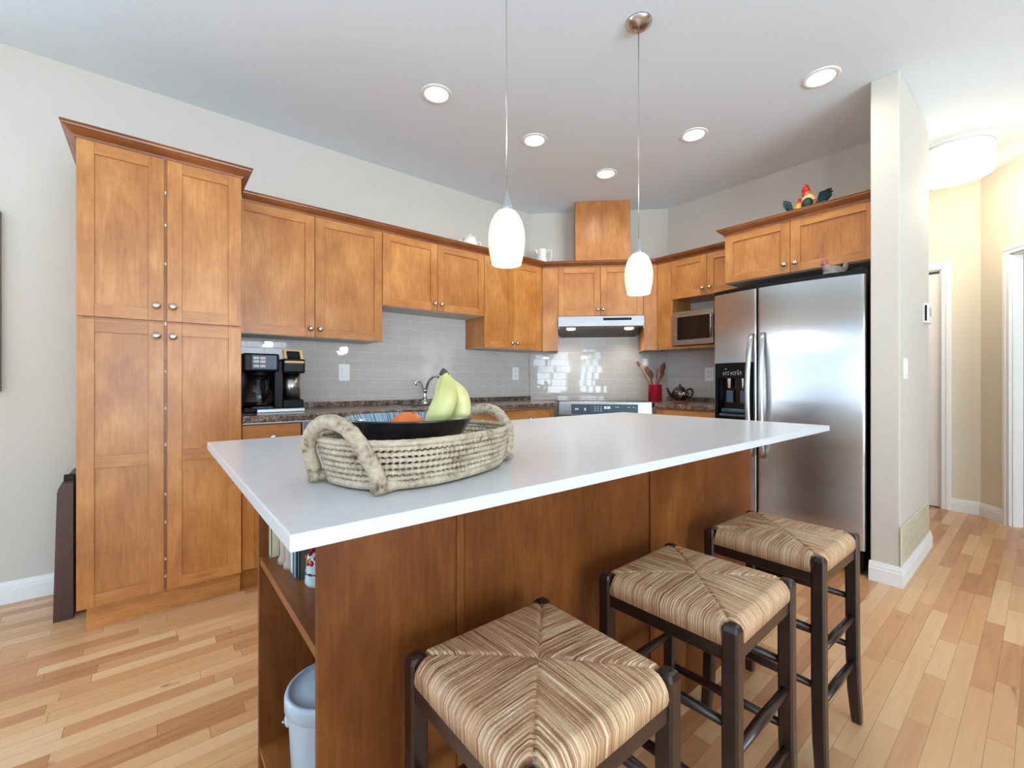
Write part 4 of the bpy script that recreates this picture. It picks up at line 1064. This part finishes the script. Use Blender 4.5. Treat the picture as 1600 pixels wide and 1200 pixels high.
# ceramic rooster on the shelf
cr = thing('ceramic_rooster', 'pale blue ceramic rooster figurine with red comb on the island shelf', 'figurine', (.298, 1.060, .618), .55); cr.scale = (.78, .78, .62)
obj('body', MB().tube([(0, 0, 0), (0, 0, .01), (0, 0, .03), (-.004, 0, .055), (-.012, 0, .08), (-.020, 0, .10), (-.024, 0, .115), (-.024, 0, .124)], [.040, .043, .042, .038, .031, .025, .019, .008], 20, up=(1, 0, 0)), 'pale_blue_ceramic', cr)
obj('comb', MB().ball((-.026, 0, .128), .012, sx=1.1, sy=.4, sz=1.1, n=12).ball((-.014, 0, .132), .011, sx=1, sy=.4, sz=1.1, n=12).ball((-.037, 0, .122), .009, sx=1, sy=.4, sz=1, n=12), 'red_glaze', cr)
obj('wattle', MB().ball((-.040, -.006, .090), .010, sx=.7, sy=.7, sz=1.2, n=12).ball((-.040, .006, .090), .010, sx=.7, sy=.7, sz=1.2, n=12), 'red_glaze', cr)
obj('cheek', MB().ball((-.034, -.0155, .107), .009, sx=1, sy=.5, n=12).ball((-.034, .0155, .107), .009, sx=1, sy=.5, n=12), 'red_glaze', cr)
obj('beak', MB().cyl((-.040, 0, .106), .006, .016, n=10, r2=.001, mtx=Matrix.Translation((-.040, 0, .106)) @ Matrix.Rotation(-PI/2-.3, 4, 'Y') @ Matrix.Translation((.040, 0, -.106))), 'yellow_paint', cr)
obj('tail', MB().tube([(.028, 0, .04), (.05, 0, .06), (.06, 0, .09), (.058, 0, .115)], [.022, .020, .016, .006], 12, sq=.5), 'teal_paint', cr)
obj('neck_feathers', MB().lathe([(.0415, .042), (.043, .046), (.040, .052)], 24, flute=.0015, nfl=12), 'teal_paint', cr)
# lidded pail
pl_ = thing('lidded_pail', 'pale enamel pail with a lid on the bottom island shelf', 'pail', (.330, 1.09, .115))
obj('body', MB().lathe([(0, 0), (.080, 0), (.082, .005), (.092, .20), (.0925, .215), (0, .215)], 40), 'bucket', pl_)
obj('lid', MB().lathe([(.0965, .208), (.100, .212), (.100, .236), (.097, .244), (.090, .246), (.086, .240), (.06, .246), (.03, .25), (0, .252)], 40), 'bucket', pl_)
obj('ear', MB().ball((-.088, .03, .175), .014, sx=.5, n=12), 'bucket', pl_)
obj('bail_handle', MB().tube([(-.096*math.cos(q), .098*math.sin(q)+.03, .175-.07*abs(math.cos(q*1.0))*0-.06*math.sin(q)) for q in [PI*i/16 for i in range(17)]], .0025, 8), 'alu', pl_)

# ================================================================== LIGHTS
LABELS = ['recessed ceiling downlight farthest left, nearest the pantry', 'recessed ceiling downlight second from the left, above the sink wall', 'recessed ceiling downlight in the corner, before the duct chimney', 'recessed ceiling downlight above the right end, between hanging lamp and partition', 'recessed ceiling downlight farthest right, beside the white partition']
dl0 = None
for (x, y), lb in zip([(1.25, 2.205), (2.005, 2.205), (2.765, 2.205), (2.78, 1.485), (2.785, .77)], LABELS):
    if dl0 is None:
        t = dl0 = thing('recessed_downlight', lb, 'ceiling light', (x, y, H), 0, 'recessed downlights')
        obj('trim_ring', MB().lathe([(.064, -.002), (.068, -.006), (.084, -.005), (.088, -.0015), (.088, .001), (.064, .001)], 40), 'trim', t)
        obj('lamp', MB().lathe([(0, -.003), (.066, -.003), (.066, .0005), (0, .0005)], 36), 'lamp_warm', t)
    else:
        t = copy_tree(dl0); t.location = (x, y, H); t['label'] = lb
    lamp('downlight_beam', 'SPOT', (0, 0, -.012), 10.5, WARM, t, .06, 3.0, .9)
for (x, y), lb in (((.935, 1.170), 'bell-shaped frosted glass pendant lamp, larger in view, above the basket side'), ((1.715, 1.180), 'frosted glass pendant lamp, farther one, hanging before the range hood')):
    t = thing('pendant_lamp', lb, 'pendant lamp', (x, y, 1.480), 0, 'pendant lamps over the island')
    obj('shade', MB().lathe([(.050, 0), (.0505, .001), (.055, .02), (.060, .045), (.0628, .075), (.0628, .095), (.060, .12), (.053, .145), (.042, .167), (.030, .180), (.018, .186)], 48), 'shade', t)
    obj('bulb', MB().lathe([(0, .004), (.046, .004), (.047, .008), (0, .01)], 28), 'lamp_warm', t)
    obj('socket_cap', MB().lathe([(.020, .183), (.021, .186), (.014, .205), (.008, .235), (.005, .248), (.0, .250)], 24), 'alu', t)
    obj('cord', MB().tube([(0, 0, .245), (.001, .0015, .6), (-.001, 0, .9), (0, 0, H-1.48-.02)], .0022, 8), 'nickel', t)
    obj('canopy', MB().lathe([(0, H-1.48-.03), (.03, H-1.48-.028), (.058, H-1.48-.008), (.06, H-1.48+.0005), (0, H-1.48+.0005)], 32), 'nickel', t)
    lamp('pendant_glow', 'POINT', (0, 0, -.03), 3.5, WARM, t, .045)
t = thing('drum_ceiling_light', 'round white drum ceiling light glowing in the hallway', 'ceiling light', (4.41, .42, H))
obj('mounting_ring', MB().lathe([(0, -.022), (.200, -.022), (.204, -.018), (.204, .0005), (0, .0005)], 48), 'white_plastic', t)
obj('drum_shade', MB().lathe([(.202, -.185), (.205, -.182), (.205, -.024), (.200, -.022)], 56), 'lamp_drum', t)
obj('diffuser', MB().lathe([(0, -.180), (.201, -.180), (.201, -.176), (0, -.176)], 56), 'lamp_drum', t)
obj('finial', MB().lathe([(0, -.192), (.010, -.192), (.013, -.186), (.013, -.179), (0, -.179)], 20), 'nickel', t)
lamp('drum_glow', 'POINT', (0, 0, -.30), 25, (1.0, .90, .76), t, .15)

# ================================================================== SMALL THINGS ON THE WALLS
def plate(name, label, cat, loc, rot, w_, h_, kind):
    t = thing(name, label, cat, loc, rot)
    obj('cover_plate', MB().box(-w_/2, w_/2, -.006, .001, -h_/2, h_/2, bev=.002, seg=2), 'white_plastic', t)
    if kind == 'switch':
        obj('rocker', MB().box(-.017, .017, -.010, -.004, -.034, .034, bev=.002, mtx=Matrix.Rotation(.03, 4, 'X')), 'white_plastic', t)
    else:
        for z in (.021, -.021):
            s_ = obj('socket', MB().box(-.017, .017, -.0075, -.004, z-.014, z+.014, bev=.003, seg=2), 'white_plastic', t)
            obj('slot', MB().box(-.008, -.0055, -.0082, -.006, z-.003, z+.008).box(.0055, .008, -.0082, -.006, z-.003, z+.008).cyl((0, -.0082, z-.008), .0025, .002, 'y', 10), 'black', s_)
    return t
plate('light_switch', 'white rocker light switch on the tiles right of the coffee maker', 'switch', (1.062, 3.2025, 1.145), RL, .078, .12, 'switch')
plate('wall_outlet', 'white wall outlet on the tiles below the narrow wall cabinet', 'outlet', (2.665, 3.2025, 1.155), RL, .075, .12, 'outlet')
plate('wall_outlet', 'white wall outlet beside the refrigerator, right of the teapot', 'outlet', (3.7722, 1.872, 1.142), RR, .078, .12, 'outlet')
plate('light_switch', 'white light switch on the partition wall beside the refrigerator', 'switch', (3.165, .487, 1.15), RL, .09, .115, 'switch')
t = thing('thermostat', 'small white thermostat on the far end of the partition wall', 'thermostat', (3.76, .487, 1.505), RL)
obj('housing', MB().box(-.075, .075, -.028, .001, -.062, .058, bev=.006, seg=2), 'white_plastic', t)
obj('screen', MB().box(-.045, .03, -.030, -.026, -.02, .035, bev=.002), 'melamine', t)
obj('vent_slot', MB().box(-.0765, -.074, -.022, -.012, -.05, .046), 'dark_gap', t)
t = thing('return_air_vent', 'cream return air vent grille low on the partition wall', 'vent', (3.45, .487, .20), RL)
obj('frame', MB().box(-.42, .42, -.008, .001, -.095, .115, bev=.003), 'ivory', t)
mb = MB()
for i in range(12): mb.box(-.40, .40, -.0105, -.006, -.078+i*.0155, -.070+i*.0155)
obj('grille', mb, 'ivory', t)
t = thing('wall_picture', 'dark-framed picture cut off by the left edge of the view', 'picture', (-.93, 3.21, 1.03), RL)
obj('frame', MB().box(0, .362, -.035, .0, 0, .03, bev=.003).box(0, .362, -.035, 0, .84, .87, bev=.003).box(0, .03, -.035, 0, .03, .84, bev=.003).box(.332, .362, -.035, 0, .03, .84, bev=.003), 'espresso', t)
obj('canvas', MB().box(.028, .334, -.022, -.001, .028, .842), 'fabric_canvas', t)
# folded tray table leaning beside the pantry
t = thing('folding_tray_table', 'dark brown folded tray table leaning in the gap left of the pantry', 'tray table', (-.31, 2.83, 0))
m = MB(); 
def slab(x0, x1, y0b, y0t, th, z0, z1, mm, mi=0):
    bm = mm.bm; vs = []
    for y, z in ((y0b, z0), (y0b+th, z0), (y0t+th, z1), (y0t, z1)):
        vs.append([bm.verts.new((x, y, z)) for x in (x0, x1)])
    for i in range(4):
        j = (i+1) % 4; bm.faces.new((vs[i][0], vs[i][1], vs[j][1], vs[j][0]))
    bm.faces.new([v[0] for v in vs]); bm.faces.new([v[1] for v in vs][::-1])
obj('tray_top', MB().prism([(-.037, 0), (.028, 0), (.028, .62), (-.010, .62), (-.024, .58)], 0, .02, mtx=Matrix.Translation((0, 0, 0)) @ Matrix.Rotation(PI/2, 4, 'X')), 'brown_board', t)
obj('leg', MB().prism([(.030, 0), (.045, 0), (.045, .64), (.030, .64)], .06, .34, mtx=Matrix.Rotation(PI/2, 4, 'X') @ Matrix.Scale(-1, 4, (0, 0, 1))), 'brown_board', t)
obj('side_board', MB().prism([(-.037, 0), (.028, 0), (.028, .64), (.0, .64), (-.024, .59)], -.30, -.001, mtx=Matrix.Rotation(PI/2, 4, 'X')), 'brown_board', t)
obj('latch', MB().box(-.005, .03, -.004, .02, .625, .655, bev=.003), 'black', t)

# ================================================================== SMALL THINGS ON COUNTER AND CABINETS
# utensil crock
ck = thing('utensil_crock', 'red glazed crock full of wooden utensils on the corner countertop', 'crock', (3.515, 2.245, .903))
obj('pot', MB().lathe([(0, 0), (.055, 0), (.060, .004), (.060, .145), (.062, .150), (.0575, .151), (.055, .145), (.055, .012), (0, .012)], 36), 'red_glaze', ck)
def utensil(label, name, base, top, head, mtl, wide=.022, hl=.075):
    b0 = Vector(base); t0 = Vector(top); t = thing(name, label, 'utensil', base, 0, 'utensils in the red crock')
    d_ = (t0-b0).normalized(); hs = t0-d_*hl
    obj('handle', MB().tube([b0, b0.lerp(hs, .5), hs+d_*.01], .0055, 8), mtl, t, world=True)
    n = 9; P = [hs+d_*(hl*i/(n-1)) for i in range(n)]
    if head == 'spoon': R_ = [(.004, max(.004, wide*math.sin(PI*(.06+.94*i/(n-1)))**.6)) for i in range(n)]
    elif head == 'paddle': R_ = [(.0035, .006+(wide-.006)*min(1, i/3)) for i in range(n)]
    else: R_ = [(.006, .006)]*n
    R_[-1] = (R_[-1][0]*.4, R_[-1][1]*.5)
    obj('bowl' if head == 'spoon' else ('blade' if head == 'paddle' else 'tip'), MB().tube(P, lambda i_: R_[i_], 12, up=tuple(-FV)), mtl, t, world=True)
cb = Vector((3.515, 2.245, .918))
def cpt(r, z, f=0): return tuple(cb + RV*r + FV*f + Vector((0, 0, z)))
utensil('long wooden spatula leaning far left out of the red crock', 'wooden_spatula', cpt(.03, 0), cpt(-.165, .345), 'paddle', 'spoon', .014, .06)
utensil('dark wooden turner leaning left in the red crock', 'wooden_turner', cpt(.02, 0, -.01), cpt(-.085, .30, -.01), 'paddle', 'spoon_dark', .021, .10)
utensil('dark slotted spoon in the middle of the red crock', 'slotted_spoon', cpt(.0, 0, .02), cpt(-.035, .27, .02), 'spoon', 'spoon_dark', .020, .09)
utensil('thin dark skewer-like stirrer upright in the red crock', 'wooden_stirrer', cpt(.0, 0, -.02), cpt(.012, .275, -.02), 'tip', 'spoon_dark')
utensil('big round wooden spoon leaning right in the red crock', 'wooden_spoon', cpt(-.02, 0, .0), cpt(.085, .335, .0), 'spoon', 'spoon_dark', .024, .11)
utensil('pale bamboo fork-like utensil lowest at the right of the red crock', 'bamboo_utensil', cpt(-.01, 0, .03), cpt(.085, .25, .03), 'paddle', 'spoon', .016, .08)
# teapot on a trivet
TP = (3.545, 2.02, .903); TR = math.atan2(-.6339, .7734)
tag(obj('trivet', MB().lathe([(0, 0), (.058, 0), (.062, .003), (.062, .008), (.058, .010), (0, .010)], 32), 'terracotta', loc=TP), 'round terracotta trivet under the brown teapot', 'trivet')
tp = thing('teapot', 'round dark brown glazed teapot with painted flowers beside the crock', 'teapot', (TP[0], TP[1], TP[2]+.010), TR)
obj('body', MB().lathe([(0, 0), (.044, 0), (.047, .004), (.062, .022), (.072, .046), (.073, .060), (.066, .082), (.050, .098), (.040, .103), (0, .103)], 40), 'brown_glaze', tp)
obj('lid', MB().lathe([(.044, .101), (.044, .105), (.034, .117), (.018, .125), (.006, .127), (.006, .131), (.011, .136), (.010, .143), (0, .147)], 28), 'brown_glaze', tp)
obj('spout', MB().tube([(-.062, 0, .035), (-.085, 0, .05), (-.098, 0, .078), (-.108, 0, .103), (-.118, 0, .110)], [.017, .014, .011, .009, .008], 14), 'brown_glaze', tp)
obj('handle', MB().tube([(.058, 0, .088), (.080, 0, .103), (.104, 0, .098), (.113, 0, .075), (.106, 0, .048), (.088, 0, .030), (.066, 0, .026)], [.008, .0085, .008, .008, .0078, .0075, .008], 12), 'brown_glaze', tp)
mb = MB(); random.seed(11)
for i in range(16):
    a_ = -PI/2+random.gauss(-.08, .22); z = .058+random.gauss(0, .014)
    rr_ = .0725-.35*abs(z-.058); mb.ball((rr_*math.cos(a_), rr_*math.sin(a_), z), .0048, sz=1, n=8)
obj('painted_flower', mb, 'white_glaze', tp)
# crockery on top of the wall cabinets
sb = thing('sugar_bowl', 'white lidded two-handled sugar bowl on top of the wall cabinets', 'bowl', (1.985, 2.96, UP1), -.3); sb.scale = (1.12, 1.12, 1.12)
obj('body', MB().lathe([(0, 0), (.034, 0), (.036, .01), (.052, .03), (.058, .055), (.055, .078), (.046, .09), (.049, .096), (0, .096)], 36, flute=.001, nfl=12), 'porcelain', sb)
obj('lid', MB().lathe([(.050, .095), (.049, .102), (.035, .112), (.012, .120), (.008, .124), (.012, .132), (0, .138)], 28), 'porcelain', sb)
for s in (-1, 1): obj('handle', MB().tube([(s*.052, 0, .078), (s*.075, 0, .085), (s*.084, 0, .068), (s*.074, 0, .048), (s*.055, 0, .042)], .0045, 10), 'porcelain', sb)
jg = thing('milk_jug', 'white porcelain milk jug on the corner of the wall cabinets, left of the chimney', 'jug', (2.80, 2.975, UP1), TR); jg.scale = (1.05, 1.05, 1.25)
obj('body', MB().lathe([(0, 0), (.046, 0), (.050, .006), (.054, .03), (.050, .06), (.040, .09), (.040, .115), (.047, .145), (.044, .147), (.036, .115), (0, .10)], 36), 'porcelain', jg)
obj('spout_lip', MB().tube([(-.036, 0, .118), (-.052, 0, .138), (-.062, 0, .150)], [.014, .012, .006], 12, sq=1.0), 'porcelain', jg)
obj('handle', MB().tube([(.040, 0, .125), (.062, 0, .148), (.084, 0, .135), (.086, 0, .10), (.072, 0, .06), (.052, 0, .035)], .0055, 10), 'porcelain', jg)
mb = MB(); random.seed(2)
for i in range(12):
    a_ = random.uniform(0, 2*PI); mb.ball((.0525*math.cos(a_), .0525*math.sin(a_), .025+random.uniform(-.012, .012)), .004, n=8)
obj('painted_sprig', mb, 'rust_paint', jg)
# rooster figurines on the fridge cabinet
ZT = 2.14
def figurine(name, label, loc, rot, sc, mats, tailmat):
    t = thing(name, label, 'figurine', loc, rot)
    KX = .72; S_ = lambda L_: [(p_[0]*sc*KX, p_[1]*sc, p_[2]*sc) for p_ in L_]
    obj('body', MB().tube(S_([(.055, 0, .075), (.040, 0, .066), (.015, 0, .062), (-.015, 0, .070), (-.035, 0, .092), (-.046, 0, .120), (-.052, 0, .140), (-.056, 0, .155)]), [r*sc for r in (.010, .028, .038, .040, .034, .024, .018, .012)], 18, up=(0, 1, 0)), mats[0], t)
    obj('neck_feathers', MB().tube(S_([(-.034, 0, .094), (-.042, 0, .112), (-.048, 0, .130)]), [r*sc for r in (.036, .031, .021)], 18, up=(0, 1, 0), caps=False), mats[1], t)
    obj('head', MB().ball(S_([(-.057, 0, .156)])[0], .019*sc, sz=1.05, n=14), 'red_paint', t)
    obj('comb', MB().tube(S_([(-.074, 0, .168), (-.062, 0, .182), (-.048, 0, .178), (-.040, 0, .160)]), [r*sc for r in (.006, .011, .011, .006)], 10, sq=.45, up=(0, 0, 1)), 'red_paint', t)
    obj('wattle', MB().ball(S_([(-.076, .004, .134)])[0], .011*sc, sx=.7, sy=.5, sz=1.3, n=10).ball(S_([(-.076, -.004, .134)])[0], .011*sc, sx=.7, sy=.5, sz=1.3, n=10), 'red_paint', t)
    obj('beak', MB().tube(S_([(-.072, 0, .156), (-.084, 0, .155), (-.092, 0, .151)]), [r*sc for r in (.007, .0045, .001)], 8), 'teal_paint', t)
    for s in (-1, 1): obj('wing', MB().ball((.012*sc, s*.036*sc, .070*sc), .030*sc, sx=1.1, sy=.3, sz=.75, n=14), 'teal_paint', t)
    mb = MB()
    for k in range(5):
        a_ = .55+k*.20; dy = (k-2)*.005; q_ = (.78, 1.0, 1.08, .96, .80)[k]
        mb.tube(S_([(.030, dy*.5, .070), (.050+.012*math.cos(a_), dy, .085+.020*math.sin(a_)), (.060+.045*math.cos(a_), dy, .095+.052*math.sin(a_)), (.066+.085*q_*math.cos(a_*.75), dy, .100+.082*q_*math.sin(a_*.95))]), [r*sc for r in (.016, .017, .014, .003)], 8, sq=.45, up=(0, 0, 1))
    obj('tail', mb, tailmat, t)
    obj('breast', MB().ball(S_([(-.058, -.012, .080)])[0], .030*sc, sx=.9, sz=1.1, n=14), 'teal_paint', t)
    for s in (-1, 1): obj('leg', MB().tube(S_([(0, s*.014, .045), (0, s*.015, .02), (-.004, s*.016, .008)]), [r*sc for r in (.012, .006, .005)], 8), 'yellow_paint', t)
    obj('base', MB().lathe([(0, 0), (.04*sc, 0), (.042*sc, .006*sc), (.036*sc, .012*sc), (0, .012*sc)], 24, sx=1.25, sy=.85), mats[2], t)
    return t
figurine('rooster_figurine', 'painted rooster figurine with a dark tail on the fridge cabinet top', (3.345, .965, ZT), TR, 1.22, ('rust_paint', 'cream_paint', 'yellow_paint'), 'teal_paint')
figurine('hen_figurine', 'small painted hen figurine crouching left of the rooster, above the refrigerator', (3.285, 1.055, ZT), TR+PI, .80, ('yellow_paint', 'yellow_paint', 'yellow_paint'), 'teal_paint')
# glass hen on the fridge
gh = thing('glass_hen', 'glass hen dish with a rosy head lying on the refrigerator top', 'figurine', (3.14, .80, 1.701), TR)
obj('dish', MB().lathe([(0, 0), (.034, 0), (.044, .008), (.050, .028), (.048, .03), (0, .03)], 32, sx=1.3, sy=.9, flute=.001, nfl=16), 'smoke_glass', gh)
obj('body', MB().tube([(.058, 0, .034), (.045, 0, .034), (.015, 0, .036), (-.02, 0, .040), (-.044, 0, .052), (-.056, 0, .070), (-.060, 0, .080)], [.010, .022, .032, .032, .025, .018, .008], 16, up=(0, 1, 0)), 'smoke_glass', gh)
obj('head', MB().ball((-.060, 0, .080), .017, sz=.95, n=14), 'rose_glass', gh)
obj('comb', MB().tube([(-.075, 0, .092), (-.062, 0, .104), (-.048, 0, .098), (-.040, 0, .082)], [.005, .009, .008, .004], 10, sq=.5), 'rose_glass', gh)
obj('beak', MB().tube([(-.074, 0, .080), (-.084, 0, .078), (-.090, 0, .075)], [.006, .004, .001], 8), 'rose_glass', gh)
obj('tail', MB().tube([(.050, 0, .036), (.064, 0, .058), (.070, 0, .082), (.068, 0, .096)], [.014, .016, .013, .004], 12, sq=.5), 'smoke_glass', gh)
